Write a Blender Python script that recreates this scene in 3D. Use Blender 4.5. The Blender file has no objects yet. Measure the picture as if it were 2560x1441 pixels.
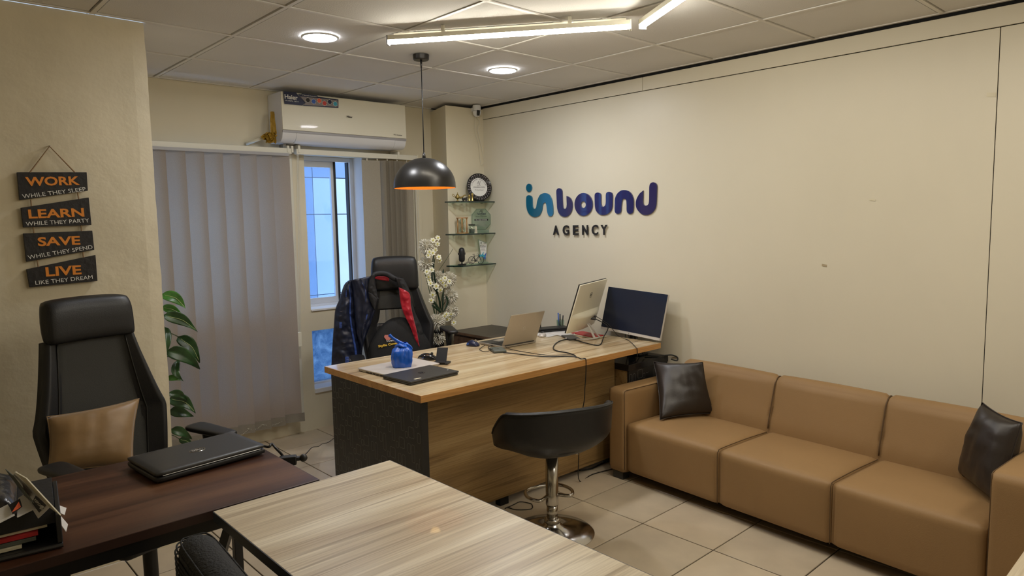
import bpy, bmesh, math, random
from mathutils import Vector, Matrix, noise
random.seed(7)
PI = math.pi
SC = bpy.context.scene
COL = SC.collection

# ------------------------------------------------------------------ camera
CF, CW, CH = 1737.79, 2560.0, 1441.0
CP = Vector((-1.3853, -4.0808, 1.544))
CR = Vector((0.73407282, -0.67883196, -0.01800742))
CU = Vector((0.08072282, 0.06090066, 0.99487433))
CD = Vector((0.67425583, 0.73176381, -0.09950275))
cam_d = bpy.data.cameras.new('camera'); cam = bpy.data.objects.new('camera', cam_d); COL.objects.link(cam)
cam_d.sensor_width = 36; cam_d.lens = 36 * CF / CW; cam_d.clip_start = .02; cam_d.clip_end = 200
mm = Matrix((CR, CU, -CD)).transposed().to_4x4(); mm.translation = CP
cam.matrix_world = mm
SC.camera = cam

# ------------------------------------------------------------------ world, exposure, large lamps
w = bpy.data.worlds.new('sky'); SC.world = w; w.use_nodes = True
bg = w.node_tree.nodes['Background']; bg.inputs[0].default_value = (.52, .70, 1, 1); bg.inputs[1].default_value = 3.8
SC.view_settings.view_transform = 'Standard'
SC.view_settings.look = 'None'
SC.view_settings.gamma = 1
SC.view_settings.use_curve_mapping = False
SC.view_settings.exposure = 0.20
TUBE_E = 62.0          # emission of the ceiling tubes
DOWN_E = 150.0
def area(name, loc, size, sy, power, col):
    d = bpy.data.lights.new(name, 'AREA'); d.shape = 'RECTANGLE'; d.size = size; d.size_y = sy; d.energy = power; d.color = col
    o = bpy.data.objects.new(name, d); o.location = loc; COL.objects.link(o); return o
area('ceiling_lamp_rear', (1.3, -4.5, 2.42), 1.2, .3, 13, (1, .94, .84))
area('ceiling_lamp_side', (1.2, -3.3, 2.43), .3, .3, 6, (1, .94, .84))

# ------------------------------------------------------------------ geometry helpers
def ray(px, py): return CR * ((px - CW / 2) / CF) - CU * ((py - 720.5) / CF) + CD
def hx(px, py, x): d = ray(px, py); return CP + d * ((x - CP.x) / d.x)      # point of a plane x = const seen at a pixel
def hy(px, py, y): d = ray(px, py); return CP + d * ((y - CP.y) / d.y)
def hz(px, py, z): d = ray(px, py); return CP + d * ((z - CP.z) / d.z)
def hp(px, py, P, n): d = ray(px, py); return CP + d * (n.dot(P - CP) / n.dot(d))
V = Vector
MATS = {}

class MB:
    def __init__(s): s.v = []; s.f = []
    def add(s, vs, fs):
        b = len(s.v); s.v += [V(p) for p in vs]; s.f += [tuple(b + i for i in f) for f in fs]; return s
    def box(s, c, d, rot=None):
        c = V(c); x, y, z = d[0] / 2, d[1] / 2, d[2] / 2
        vs = [V((a * x, b * y, g * z)) for g in (-1, 1) for b in (-1, 1) for a in (-1, 1)]
        if rot is not None: vs = [rot @ p for p in vs]
        return s.add([p + c for p in vs], [(0, 2, 3, 1), (4, 5, 7, 6), (0, 1, 5, 4), (2, 6, 7, 3), (0, 4, 6, 2), (1, 3, 7, 5)])
    def span(s, a, b): a = V(a); b = V(b); return s.box((a + b) / 2, [abs(q) for q in (b - a)])
    def prism(s, pts, off):
        """closed outline pts (3D, planar) extruded by vector off"""
        n = len(pts); off = V(off); pts = [V(p) for p in pts]
        return s.add(pts + [p + off for p in pts], [tuple(range(n))[::-1], tuple(range(n, 2 * n))] + [(i, (i + 1) % n, n + (i + 1) % n, n + i) for i in range(n)])
    def quad(s, a, b, c, d): return s.add([a, b, c, d], [(0, 1, 2, 3)])
    def tube(s, pts, r, n=8, cap=True, sx=1.0):
        pts = [V(p) for p in pts]; rs = r if isinstance(r, (list, tuple)) else [r] * len(pts)
        b = len(s.v); up = None
        for i, p in enumerate(pts):
            t = (pts[min(i + 1, len(pts) - 1)] - pts[max(i - 1, 0)]).normalized()
            if up is None: up = V((0, 0, 1)) if abs(t.z) < .9 else V((0, 1, 0))
            a = t.cross(up).normalized(); up = a.cross(t).normalized()
            for k in range(n):
                g = 2 * PI * k / n; s.v.append(p + a * math.cos(g) * rs[i] * sx + up * math.sin(g) * rs[i])
        m = len(pts)
        for i in range(m - 1):
            for k in range(n):
                s.f.append((b + i * n + k, b + i * n + (k + 1) % n, b + (i + 1) * n + (k + 1) % n, b + (i + 1) * n + k))
        if cap: s.f.append(tuple(b + k for k in range(n))[::-1]); s.f.append(tuple(b + (m - 1) * n + k for k in range(n)))
        return s
    def lathe(s, prof, c=(0, 0, 0), n=24, axis=None, cap=True):
        """prof: (radius, height) pairs; axis default z"""
        c = V(c); R = Matrix.Identity(3) if axis is None else V((0, 0, 1)).rotation_difference(V(axis)).to_matrix()
        b = len(s.v)
        for r, h in prof:
            for k in range(n):
                g = 2 * PI * k / n; s.v.append(c + R @ V((r * math.cos(g), r * math.sin(g), h)))
        m = len(prof)
        for i in range(m - 1):
            for k in range(n): s.f.append((b + i * n + k, b + i * n + (k + 1) % n, b + (i + 1) * n + (k + 1) % n, b + (i + 1) * n + k))
        if cap and prof[0][0] > 1e-5: s.f.append(tuple(b + k for k in range(n))[::-1])
        if cap and prof[-1][0] > 1e-5: s.f.append(tuple(b + (m - 1) * n + k for k in range(n)))
        return s
    def cyl(s, a, b, r, n=16): return s.tube([a, b], r, n)
    def ball(s, c, r, n=12, sc=(1, 1, 1)):
        c = V(c); k = max(4, n // 2); b = len(s.v)
        for i in range(k + 1):
            t = PI * i / k
            for j in range(n):
                g = 2 * PI * j / n; s.v.append(c + V((r * sc[0] * math.sin(t) * math.cos(g), r * sc[1] * math.sin(t) * math.sin(g), -r * sc[2] * math.cos(t))))
        for i in range(k):
            for j in range(n): s.f.append((b + i * n + j, b + i * n + (j + 1) % n, b + (i + 1) * n + (j + 1) % n, b + (i + 1) * n + j))
        return s
    def grid(s, fn, nu, nv, cu=False):
        b = len(s.v)
        for i in range(nu + (0 if cu else 1)):
            for j in range(nv + 1): s.v.append(V(fn(i / nu, j / nv)))
        w_ = nv + 1; N = nu + (0 if cu else 1)
        for i in range(nu):
            for j in range(nv): i2 = (i + 1) % N; s.f.append((b + i * w_ + j, b + i2 * w_ + j, b + i2 * w_ + j + 1, b + i * w_ + j + 1))
        return s

def link(name, me, parent=None):
    o = bpy.data.objects.new(name, me); COL.objects.link(o)
    if parent is not None: o.parent = parent; MATS[o.name] = MATS[parent.name]
    else: MATS[o.name] = Matrix.Identity(4)
    return o
def tag(o, label=None, cat=None, group=None, kind=None):
    for k, v in (('label', label), ('category', cat), ('group', group), ('kind', kind)):
        if v: o[k] = v
    return o
def thing(name, label, cat, loc=(0, 0, 0), rz=0, group=None, kind=None):
    o = bpy.data.objects.new(name, None); COL.objects.link(o); o.empty_display_size = .05
    o.location = loc; o.rotation_euler = (0, 0, rz)
    MATS[o.name] = Matrix.Translation(V(loc)) @ Matrix.Rotation(rz, 4, 'Z')
    return tag(o, label, cat, group, kind)
def build(name, mb, mat, parent=None, world=False, smooth=False, bev=0, seg=2, sol=0, sub=0, weld=True, auto=None):
    me = bpy.data.meshes.new(name)
    vs = mb.v
    if world and parent is not None:
        inv = MATS[parent.name].inverted(); vs = [inv @ p for p in vs]
    me.from_pydata([tuple(p) for p in vs], [], mb.f); me.materials.append(mat)
    bm = bmesh.new(); bm.from_mesh(me)
    if weld: bmesh.ops.remove_doubles(bm, verts=bm.verts, dist=1e-5)
    bmesh.ops.recalc_face_normals(bm, faces=bm.faces)
    bm.to_mesh(me); bm.free()
    if smooth or auto:
        for p in me.polygons: p.use_smooth = True
        if auto: me.set_sharp_from_angle(angle=math.radians(auto))
    o = link(name, me, parent)
    if sol: m = o.modifiers.new('sol', 'SOLIDIFY'); m.thickness = sol; m.offset = 0
    if bev:
        m = o.modifiers.new('bev', 'BEVEL'); m.width = bev; m.segments = seg; m.limit_method = 'ANGLE'; m.angle_limit = math.radians(40)
        if not auto: 
            for p in me.polygons: p.use_smooth = True
            m.harden_normals = True
    if sub: m = o.modifiers.new('sub', 'SUBSURF'); m.levels = sub; m.render_levels = sub
    return o
def text_mesh(body, bold=0.0, shear=0.0, space=1.0):
    c = bpy.data.curves.new('t', 'FONT'); c.body = body; c.offset = bold; c.shear = shear; c.space_character = space; c.resolution_u = 3
    o = bpy.data.objects.new('t', c); me = bpy.data.meshes.new_from_object(o)
    bpy.data.objects.remove(o); return me
def lettering(body, p0, p1, h, nrm, mat, parent, thick=.0008, bold=0.0, shear=0.0, name='lettering', up=None, lift=.0006):
    """text whose baseline runs p0 -> p1 (world), cap height h, raised along nrm"""
    me = text_mesh(body, bold, shear); vs = [v.co.copy() for v in me.vertices]
    fs = [tuple(p.vertices) for p in me.polygons]; bpy.data.meshes.remove(me)
    if not vs: return None
    x0 = min(v.x for v in vs); x1 = max(v.x for v in vs); y1 = max(v.y for v in vs)
    hgt = .69 if any(ch.isupper() or ch.isdigit() for ch in body) else y1
    p0 = V(p0); p1 = V(p1); ex = (p1 - p0) / (x1 - x0); n = V(nrm).normalized()
    ey = n.cross(ex.normalized()).normalized() * (h / hgt)
    if up is not None and ey.dot(V(up)) < 0: ey = -ey
    mb = MB(); base = [p0 + ex * (v.x - x0) + ey * v.y + n * lift for v in vs]
    nv = len(base)
    mb.v = base + [p + n * thick for p in base]
    mb.f = [tuple(reversed(f)) for f in fs] + [tuple(i + nv for i in f) for f in fs]
    ed = {}
    for f in fs:
        for i in range(len(f)):
            e = (f[i], f[(i + 1) % len(f)]); ed[e] = 1
    for a, b in ed:
        if (b, a) not in ed: mb.f.append((a, b, b + nv, a + nv))
    return build(name, mb, mat, parent, world=True, weld=False)
def catmull(pts, n=6, closed=False):
    out = []; m = len(pts); pts = [V(p) for p in pts]
    for i in range(m if closed else m - 1):
        g = lambda k: pts[k % m] if closed else pts[max(0, min(m - 1, k))]
        a, b, c, d = g(i - 1), g(i), g(i + 1), g(i + 2)
        for k in range(n):
            t = k / n
            out.append(.5 * ((2 * b) + (c - a) * t + (2 * a - 5 * b + 4 * c - d) * t * t + (3 * b - a - 3 * c + d) * t ** 3))
    if not closed: out.append(pts[-1])
    return out
def nz(p, s=1.0, seed=0.0): return noise.noise(V(p) * s + V((seed, seed * .7, -seed)))

# ------------------------------------------------------------------ materials
def mat(name, col, rough=.6, metal=0, spec=.5, bump=0, bscale=60, var=0, vscale=4, coat=0, em=None, es=0, sheen=0):
    m = bpy.data.materials.new(name); m.use_nodes = True; nt = m.node_tree; b = nt.nodes['Principled BSDF']
    b.inputs['Base Color'].default_value = (*col, 1); b.inputs['Roughness'].default_value = rough; b.inputs['Metallic'].default_value = metal
    b.inputs['Specular IOR Level'].default_value = spec; b.inputs['Coat Weight'].default_value = coat; b.inputs['Sheen Weight'].default_value = sheen
    if em: b.inputs['Emission Color'].default_value = (*em, 1); b.inputs['Emission Strength'].default_value = es
    if bump or var:
        tc = nt.nodes.new('ShaderNodeTexCoord')
    if bump:
        n = nt.nodes.new('ShaderNodeTexNoise'); n.inputs['Scale'].default_value = bscale; n.inputs['Detail'].default_value = 4
        nt.links.new(tc.outputs['Object'], n.inputs['Vector'])
        u = nt.nodes.new('ShaderNodeBump'); u.inputs['Strength'].default_value = bump; u.inputs['Distance'].default_value = .004
        nt.links.new(n.outputs['Fac'], u.inputs['Height']); nt.links.new(u.outputs[0], b.inputs['Normal'])
    if var:
        n = nt.nodes.new('ShaderNodeTexNoise'); n.inputs['Scale'].default_value = vscale; n.inputs['Detail'].default_value = 5
        nt.links.new(tc.outputs['Object'], n.inputs['Vector'])
        r = nt.nodes.new('ShaderNodeValToRGB'); r.color_ramp.elements[0].position = .3; r.color_ramp.elements[1].position = .7
        r.color_ramp.elements[0].color = (*[c * (1 - var) for c in col], 1); r.color_ramp.elements[1].color = (*[min(1, c * (1 + var)) for c in col], 1)
        nt.links.new(n.outputs['Fac'], r.inputs[0]); nt.links.new(r.outputs[0], b.inputs['Base Color'])
    return m
def wood(name, cols, rough=.35, along=0, fine=1.0, coat=0.0, seed=0.0, broad=1.0, streak=.5):
    m = bpy.data.materials.new(name); m.use_nodes = True; nt = m.node_tree; b = nt.nodes['Principled BSDF']; L = nt.links.new
    tc = nt.nodes.new('ShaderNodeTexCoord')
    def noise_(stretch, sc, det, dist=0, off=0):
        mp = nt.nodes.new('ShaderNodeMapping'); s = [1, 1, 1]; s[along] = stretch
        mp.inputs['Scale'].default_value = s; mp.inputs['Location'].default_value = (seed + off, seed * 2 + off, seed)
        L(tc.outputs['Object'], mp.inputs[0])
        n = nt.nodes.new('ShaderNodeTexNoise'); n.inputs['Scale'].default_value = sc; n.inputs['Detail'].default_value = det; n.inputs['Distortion'].default_value = dist
        L(mp.outputs[0], n.inputs['Vector']); return n
    a = noise_(.10, 7 * broad, 5, .8); c = noise_(.022, 190 * fine, 3, .1); d = noise_(.030, 34 * fine, 3, .6, 3)
    r1 = nt.nodes.new('ShaderNodeValToRGB'); e = r1.color_ramp.elements
    e[0].position = .36; e[0].color = (*cols[0], 1); e[1].position = .62; e[1].color = (*cols[2], 1); k = e.new(.5); k.color = (*cols[1], 1)
    L(a.outputs['Fac'], r1.inputs[0])
    r2 = nt.nodes.new('ShaderNodeValToRGB'); e = r2.color_ramp.elements
    e[0].position = .35; e[0].color = (.62, .58, .52, 1); e[1].position = .6; e[1].color = (1, 1, 1, 1); L(c.outputs['Fac'], r2.inputs[0])
    r3 = nt.nodes.new('ShaderNodeValToRGB'); e = r3.color_ramp.elements
    e[0].position = .36; e[0].color = (.42, .34, .26, 1); e[1].position = .405; e[1].color = (1, 1, 1, 1); L(d.outputs['Fac'], r3.inputs[0])
    def mul(x, y, f):
        q = nt.nodes.new('ShaderNodeMix'); q.data_type = 'RGBA'; q.blend_type = 'MULTIPLY'; q.inputs[0].default_value = f
        L(x, q.inputs[6]); L(y, q.inputs[7]); return q.outputs[2]
    L(mul(mul(r1.outputs[0], r2.outputs[0], .55), r3.outputs[0], streak), b.inputs['Base Color'])
    b.inputs['Roughness'].default_value = rough; b.inputs['Coat Weight'].default_value = coat
    return m
def emit(name, col, s):
    m = bpy.data.materials.new(name); m.use_nodes = True; nt = m.node_tree; nt.nodes.clear()
    e = nt.nodes.new('ShaderNodeEmission'); e.inputs[0].default_value = (*col, 1); e.inputs[1].default_value = s
    o = nt.nodes.new('ShaderNodeOutputMaterial'); nt.links.new(e.outputs[0], o.inputs[0]); return m
def glassy(name, col, rough=.05, alpha=.15, gloss=.08):
    """thin sheet: mostly see-through, a little diffuse haze, a little mirror"""
    m = bpy.data.materials.new(name); m.use_nodes = True; nt = m.node_tree; nt.nodes.clear(); N = nt.nodes.new; L = nt.links.new
    t = N('ShaderNodeBsdfTransparent'); t.inputs[0].default_value = (*col, 1)
    g = N('ShaderNodeBsdfGlossy'); g.inputs['Roughness'].default_value = rough
    d = N('ShaderNodeBsdfTranslucent'); d.inputs[0].default_value = (*col, 1)
    a = N('ShaderNodeMixShader'); a.inputs[0].default_value = alpha; L(t.outputs[0], a.inputs[1]); L(d.outputs[0], a.inputs[2])
    b = N('ShaderNodeMixShader'); b.inputs[0].default_value = gloss; L(a.outputs[0], b.inputs[1]); L(g.outputs[0], b.inputs[2])
    o = N('ShaderNodeOutputMaterial'); L(b.outputs[0], o.inputs[0]); return m
def cloth_trans(name, col, tr=.35, wv=900):
    m = bpy.data.materials.new(name); m.use_nodes = True; nt = m.node_tree; nt.nodes.clear(); N = nt.nodes.new; L = nt.links.new
    tc = N('ShaderNodeTexCoord'); n = N('ShaderNodeTexNoise'); n.inputs['Scale'].default_value = 420; n.inputs['Detail'].default_value = 1
    L(tc.outputs['Object'], n.inputs['Vector'])
    r = N('ShaderNodeValToRGB'); r.color_ramp.elements[0].position = .35; r.color_ramp.elements[1].position = .65
    r.color_ramp.elements[0].color = (*[c * .90 for c in col], 1); r.color_ramp.elements[1].color = (*[c * 1.06 for c in col], 1); L(n.outputs['Fac'], r.inputs[0])
    d = N('ShaderNodeBsdfDiffuse'); L(r.outputs[0], d.inputs[0]); t = N('ShaderNodeBsdfTranslucent'); t.inputs[0].default_value = (col[0] * 1.0, col[1] * .84, col[2] * .64, 1)
    a = N('ShaderNodeMixShader'); a.inputs[0].default_value = tr; L(d.outputs[0], a.inputs[1]); L(t.outputs[0], a.inputs[2])
    o = N('ShaderNodeOutputMaterial'); L(a.outputs[0], o.inputs[0]); return m

M = dict(
    wall=mat('wall_paint', (.74, .67, .50), .7, var=.05, vscale=1.3, bump=.05, bscale=25),
    panel=mat('wall_board', (.72, .665, .53), .42, var=.035, vscale=1.1, bump=.03, bscale=18),
    plaster=mat('rough_plaster', (.70, .625, .46), .75, var=.08, vscale=3, bump=1.0, bscale=11),
    dark=mat('void_black', (.006, .006, .006), .9),
    ceil=mat('ceiling_tile', (.72, .70, .67), .9, bump=.25, bscale=160, var=.03, vscale=2),
    tee=mat('ceiling_tee', (.78, .75, .70), .5),
    tile=mat('floor_tile', (.52, .43, .31), .38, var=.10, vscale=5, bump=.02, bscale=200),
    tile2=mat('floor_tile_warm', (.48, .40, .29), .38, var=.10, vscale=6, bump=.02, bscale=200),
    grout=mat('floor_grout', (.02, .014, .01), .9),
    white=mat('white_paint', (.80, .80, .80), .4),
    cream=mat('cream_plastic', (.80, .76, .62), .3),
    alu=mat('window_alu', (.72, .74, .78), .35, metal=.3),
    rail=mat('blind_rail', (.72, .69, .58), .4),
    acw=mat('ac_white', (.74, .74, .76), .35), acf=mat('ac_front', (.80, .76, .62), .38, coat=.08), acg=mat('ac_grey', (.34, .33, .34), .4),
    black=mat('black_plastic', (.012, .012, .013), .45), blackg=mat('black_gloss', (.012, .012, .014), .12),
    leather=mat('black_leather', (.013, .013, .014), .42, bump=.12, bscale=240, spec=.4),
    panelgrey=mat('chair_panel', (.019, .019, .016), .48, bump=.15, bscale=300, spec=.4),
    brownleather=mat('espresso_leather', (.026, .019, .015), .38, bump=.08, bscale=120, spec=.5),
    sofa=mat('tan_leatherette', (.30, .180, .078), .55, bump=.10, bscale=220, var=.05, vscale=3, spec=.35),
    seam=mat('seam_thread', (.10, .055, .02), .7),
    satin=mat('tan_satin', (.25, .145, .052), .46, bump=.1, bscale=40, var=.15, vscale=9, sheen=.3),
    chrome=mat('chrome', (.50, .48, .45), .16, metal=1), steel=mat('brushed_steel', (.45, .44, .42), .35, metal=1),
    silver=mat('laptop_silver', (.48, .44, .38), .38, metal=.5), silverw=mat('laptop_lid_silver', (.62, .58, .54), .4, metal=.2),
    dgrey=mat('dark_grey_plastic', (.035, .034, .033), .42), mgrey=mat('grey_rubber', (.09, .10, .085), .5),
    screen=mat('screen_reflect_navy', (.010, .016, .038), .22),  # navy tint painted in for the bluish window reflection
    blueletter=mat('navy_acrylic', (.012, .010, .10), .08, coat=1), teal=mat('teal_acrylic', (.003, .12, .22), .10, coat=1),
    orange=mat('orange_print', (.80, .27, .03), .6), whitep=mat('white_print', (.80, .79, .75), .6), blackp=mat('black_print', (.015, .014, .016), .6),
    slate=mat('black_board', (.014, .013, .015), .45, bump=.5, bscale=45), rope=mat('jute_rope', (.30, .20, .11), .9),
    laminate=mat('black_laminate', (.011, .011, .012), .4, bump=.12, bscale=90), lamline=mat('laminate_line', (.16, .155, .145), .4),
    edge=wood('oak_edge', ((.56, .28, .085), (.64, .34, .11), (.70, .40, .14)), .42, streak=.2),
    edged=mat('charcoal_edge', (.035, .042, .052), .45),
    desktop=wood('desk_oak', ((.50, .36, .20), (.62, .48, .29), (.74, .61, .41)), .24, coat=.35, seed=2),
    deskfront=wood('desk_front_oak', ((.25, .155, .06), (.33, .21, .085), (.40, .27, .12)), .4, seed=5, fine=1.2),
    tabletop=wood('table_oak', ((.52, .40, .26), (.68, .57, .40), (.84, .745, .57)), .36, coat=.12, seed=9, fine=.8),
    walnut=wood('walnut', ((.050, .019, .010), (.10, .040, .020), (.16, .075, .038)), .36, seed=4, streak=.5),
    walnute=mat('walnut_edge', (.030, .012, .009), .4), ebony=wood('ebony_top', ((.022, .017, .013), (.035, .028, .022), (.05, .04, .03)), .4, seed=3),
    cabwood=wood('cabinet_wood', ((.10, .055, .028), (.15, .085, .045), (.19, .11, .06)), .4, seed=6),
    frame=mat('black_metal', (.012, .012, .013), .35, metal=.3),
    fabric=cloth_trans('blind_fabric', (.50, .45, .41), .46), hem=cloth_trans('blind_hem', (.30, .27, .22), .12),
    fabric2=cloth_trans('blind_fabric_stack', (.40, .36, .29), .16),
    glass=glassy('window_glass', (.80, .90, 1), .05, .10, .06), frost=glassy('frosted_glass', (.62, .78, .95), .2, .80, .04),
    film=mat('film', (.5, .5, .5)),
    sg=glassy('shelf_glass', (.84, .94, .90), .03, .08, .12), sge=mat('glass_edge', (.004, .022, .020), .1, coat=1),
    plaque=glassy('plaque_glass', (.80, .90, .87), .05, .40, .10),
    lampb=mat('lamp_black', (.035, .033, .031), .34, metal=.6), lampin=mat('lamp_inside', (.95, .42, .08), .4),
    gold=mat('brass', (.55, .42, .16), .22, metal=1), paper=mat('paper', (.72, .70, .68), .7), papery=mat('paper_cream', (.62, .57, .42), .7),
    red=mat('red_cover', (.42, .015, .02), .45), crimson=mat('crimson_lining', (.42, .006, .022), .34, bump=.35, bscale=30, sheen=.2),
    jacket=mat('navy_jacket', (.010, .014, .034), .40, bump=.5, bscale=22, spec=.5), jblue=mat('jacket_blue', (.035, .07, .26), .35),
    jdark=mat('jacket_black', (.010, .010, .012), .6, bump=.3, bscale=60),
    bag=mat('blue_plastic', (.010, .10, .52), .22, bump=.25, bscale=20, spec=.6), tape=mat('yellow_tape', (.42, .25, .03), .35, bump=.5, bscale=40),
    cordw=mat('white_cord', (.66, .63, .52), .6), cable=mat('black_cable', (.010, .010, .010), .45),
    leaf=mat('pothos_leaf', (.018, .055, .014), .32, var=.5, vscale=16), leafl=mat('pothos_leaf_light', (.045, .16, .02), .35, var=.45, vscale=20), stem=mat('stem_green', (.04, .07, .02), .6),
    vein=mat('pale_vein', (.35, .42, .16), .5),
    petal=mat('cream_petal', (.80, .78, .62), .6), yellow=mat('yellow_centre', (.62, .55, .08), .6), pomp=mat('pompom_petal', (.80, .76, .64), .7), dkgreen=mat('strap_leaf', (.012, .035, .014), .45),
    mesh=mat('black_mesh', (.014, .014, .014), .75, bump=1.0, bscale=150),
    bamboo=wood('light_wood', ((.40, .21, .07), (.50, .28, .10), (.56, .34, .14)), .5, fine=2), skin=mat('cover_cloth', (.010, .010, .010), .8, bump=.2, bscale=150),
    outw=mat('outside_panel', (.36, .42, .50), .6, var=.04), outb=mat('outside_panel_blue', (.13, .20, .32), .5, var=.05), outg=mat('outside_band', (.16, .2, .3), .6),
    foil=mat('silver_bag', (.025, .025, .028), .25, bump=.8, bscale=35, coat=.4), pink=mat('pink_print', (.62, .20, .16), .6), yellowp=mat('yellow_print', (.80, .52, .05), .6),
    bluep=mat('blue_print', (.04, .12, .45), .5), cyanp=mat('cyan_print', (.05, .36, .50), .5), redp=mat('red_print', (.60, .06, .05), .5), orangep=mat('vermilion_print', (.75, .13, .05), .5), greyp=mat('grey_print', (.25, .22, .22), .5), navyp=mat('navy_print', (.008, .012, .05), .35),
    mark=mat('wall_mark', (.42, .34, .22), .8), tapep=mat('masking_tape', (.72, .66, .50), .6), stain=mat('stain', (.2, .14, .08), .9),
)
def texture_frost(m):
    nt = m.node_tree; tc = nt.nodes.new('ShaderNodeTexCoord'); n = nt.nodes.new('ShaderNodeTexNoise'); n.inputs['Scale'].default_value = 9; n.inputs['Detail'].default_value = 8; n.inputs['Roughness'].default_value = .75; n.inputs['Distortion'].default_value = 1.5
    r = nt.nodes.new('ShaderNodeValToRGB'); r.color_ramp.elements[0].position = .35; r.color_ramp.elements[1].position = .68
    r.color_ramp.elements[0].color = (.16, .26, .38, 1); r.color_ramp.elements[1].color = (.50, .60, .68, 1)
    nt.links.new(tc.outputs['Object'], n.inputs['Vector']); nt.links.new(n.outputs['Fac'], r.inputs[0])
    for q in nt.nodes:
        if q.type in ('BSDF_TRANSLUCENT', 'BSDF_TRANSPARENT'): nt.links.new(r.outputs[0], q.inputs[0])
texture_frost(M['frost'])
# ================================================================== THE ROOM
ZC, XR, YB = 2.454, 2.372, .665
def struct(name, mb, m, parent=None, **k):
    o = build(name, mb, m, parent, **k)
    if parent is None: o['kind'] = 'structure'
    return o
# floor: grout bed and 40 cm tiles
fl = struct('floor', MB().span((-2.6, -5.6, -.08), (2.5, .87, -.006)), M['grout'])
def tile_mesh(name, sx, sy, h, m, bev=.0015):
    mb = MB(); x, y = sx / 2, sy / 2; e = bev
    mb.v = [V(p) for p in ((-x, -y, -h), (x, -y, -h), (x, y, -h), (-x, y, -h), (-x, -y, -e), (x, -y, -e), (x, y, -e), (-x, y, -e), (-x + e, -y + e, 0), (x - e, -y + e, 0), (x - e, y - e, 0), (-x + e, y - e, 0))]
    mb.f = [(0, 1, 5, 4), (1, 2, 6, 5), (2, 3, 7, 6), (3, 0, 4, 7), (4, 5, 9, 8), (5, 6, 10, 9), (6, 7, 11, 10), (7, 4, 8, 11), (8, 9, 10, 11)]
    me = bpy.data.meshes.new(name); me.from_pydata([tuple(p) for p in mb.v], [], mb.f); me.materials.append(m); return me
fm = [tile_mesh('floor_tile', .394, .394, .006, M['tile']), tile_mesh('floor_tile', .394, .394, .006, M['tile2'])]
for i in range(-10, 3):
    for j in range(-10, 6):
        x = 1.3695 + i * .4 + .2; y = -1.632 + j * .4 + .2
        if x + .2 > XR + .02: 
            continue
        o = link('floor_tile', fm[(i * 7 + j * 3) % 2], fl); o.location = (x, y, random.uniform(-.0008, 0))
me = tile_mesh('floor_tile', .196, .394, .006, M['tile'])
for j in range(-10, 6):
    o = link('floor_tile', me, fl); o.location = (2.1695 + .1 , -1.432 + j * .4, -.0004)

# ceiling: slab painted black as shade in the gaps, lay-in tiles, exposed tees
cl = struct('ceiling', MB().span((-2.6, -5.6, 2.50), (2.5, .87, 2.56)), M['dark'])
xs = [k * .6 for k in range(-4, 4)] + [XR]; xs = [-2.6] + xs
ys = [k * .6 for k in range(-9, 1)] + [YB]; ys = [-5.6] + ys
cache = {}
for i in range(len(xs) - 1):
    for j in range(len(ys) - 1):
        dx, dy = round(xs[i + 1] - xs[i] - .034, 3), round(ys[j + 1] - ys[j] - .034, 3)
        if dx < .05 or dy < .05: continue
        if (dx, dy) not in cache:
            me = bpy.data.meshes.new('ceiling_tile'); mb = MB().box((0, 0, .006), (dx, dy, .012))
            me.from_pydata([tuple(p) for p in mb.v], [], mb.f); me.materials.append(M['ceil']); cache[(dx, dy)] = me
        o = link('ceiling_tile', cache[(dx, dy)], cl); o.location = ((xs[i] + xs[i + 1]) / 2 + random.uniform(-.002, .002), (ys[j] + ys[j + 1]) / 2 + random.uniform(-.002, .002), ZC + .003 + random.uniform(0, .001))
for x in xs[1:-1]: build('ceiling_tee', MB().span((x - .009, -5.6, ZC), (x + .009, YB, ZC + .02)), M['tee'], cl)
for y in ys[1:-1]: build('ceiling_tee', MB().span((-2.6, y - .009, ZC - .0004), (XR, y + .009, ZC + .02)), M['tee'], cl)
build('ceiling_tee', MB().span((XR - .024, -5.6, ZC - .0008), (XR - .004, .31, ZC + .02)), M['tee'], cl)
build('ceiling_tee', MB().span((-.39, YB - .022, ZC - .0008), (2.1, YB - .004, ZC + .02)), M['tee'], cl)

# right wall: boards with a narrow band of boards above
wr = struct('wall_right', MB().span((XR + .004, -5.6, 0), (2.5, .87, 2.56)), M['dark'])
def wb(y0, y1, z0, z1, dx=0): build('wall_board', MB().span((XR - dx, y0, z0), (XR + .012, y1, z1)), M['panel'], wr, bev=.0015, seg=1)
wb(-3.2255, .312, 0, 2.3485); wb(-5.6, -3.2285, 0, 2.3485)
wb(-1.2845, .312, 2.352, 2.437, .003); wb(-3.724, -1.2875, 2.352, 2.437, .003); wb(-5.6, -3.727, 2.352, 2.437, .003)
# back wall with two tall window bays
def wall_with_holes(x0, x1, y0, y1, z0, z1, holes):
    mb = MB(); xc = sorted({x0, x1, *[h[0] for h in holes], *[h[1] for h in holes]}); zc = sorted({z0, z1, *[h[2] for h in holes], *[h[3] for h in holes]})
    for a, b in zip(xc, xc[1:]):
        run = None
        for c, d in zip(zc, zc[1:]):
            mx, mz = (a + b) / 2, (c + d) / 2
            solid = not any(h[0] < mx < h[1] and h[2] < mz < h[3] for h in holes)
            if solid: run = (run[0] if run else c, d)
            if (not solid or d == zc[-1]) and run: mb.span((a, y0, run[0]), (b, y1, run[1])); run = None
    return mb
W2 = (.968, 1.448); W1 = (-.10, .775)
ZU, ZL = (.892, 2.035), (.292, .742)
struct('wall_back', wall_with_holes(-.392, 2.16, YB, .865, 0, 2.4535, [(W1[0], W1[1], *ZU), (W1[0], W1[1], *ZL), (W2[0], W2[1], *ZU), (W2[0], W2[1], *ZL)]), M['wall'], weld=False)
pb = [(1.99, .31), (XR + .01, .31), (XR + .01, .865), (2.125, .865), (2.105, YB - .001)]
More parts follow.
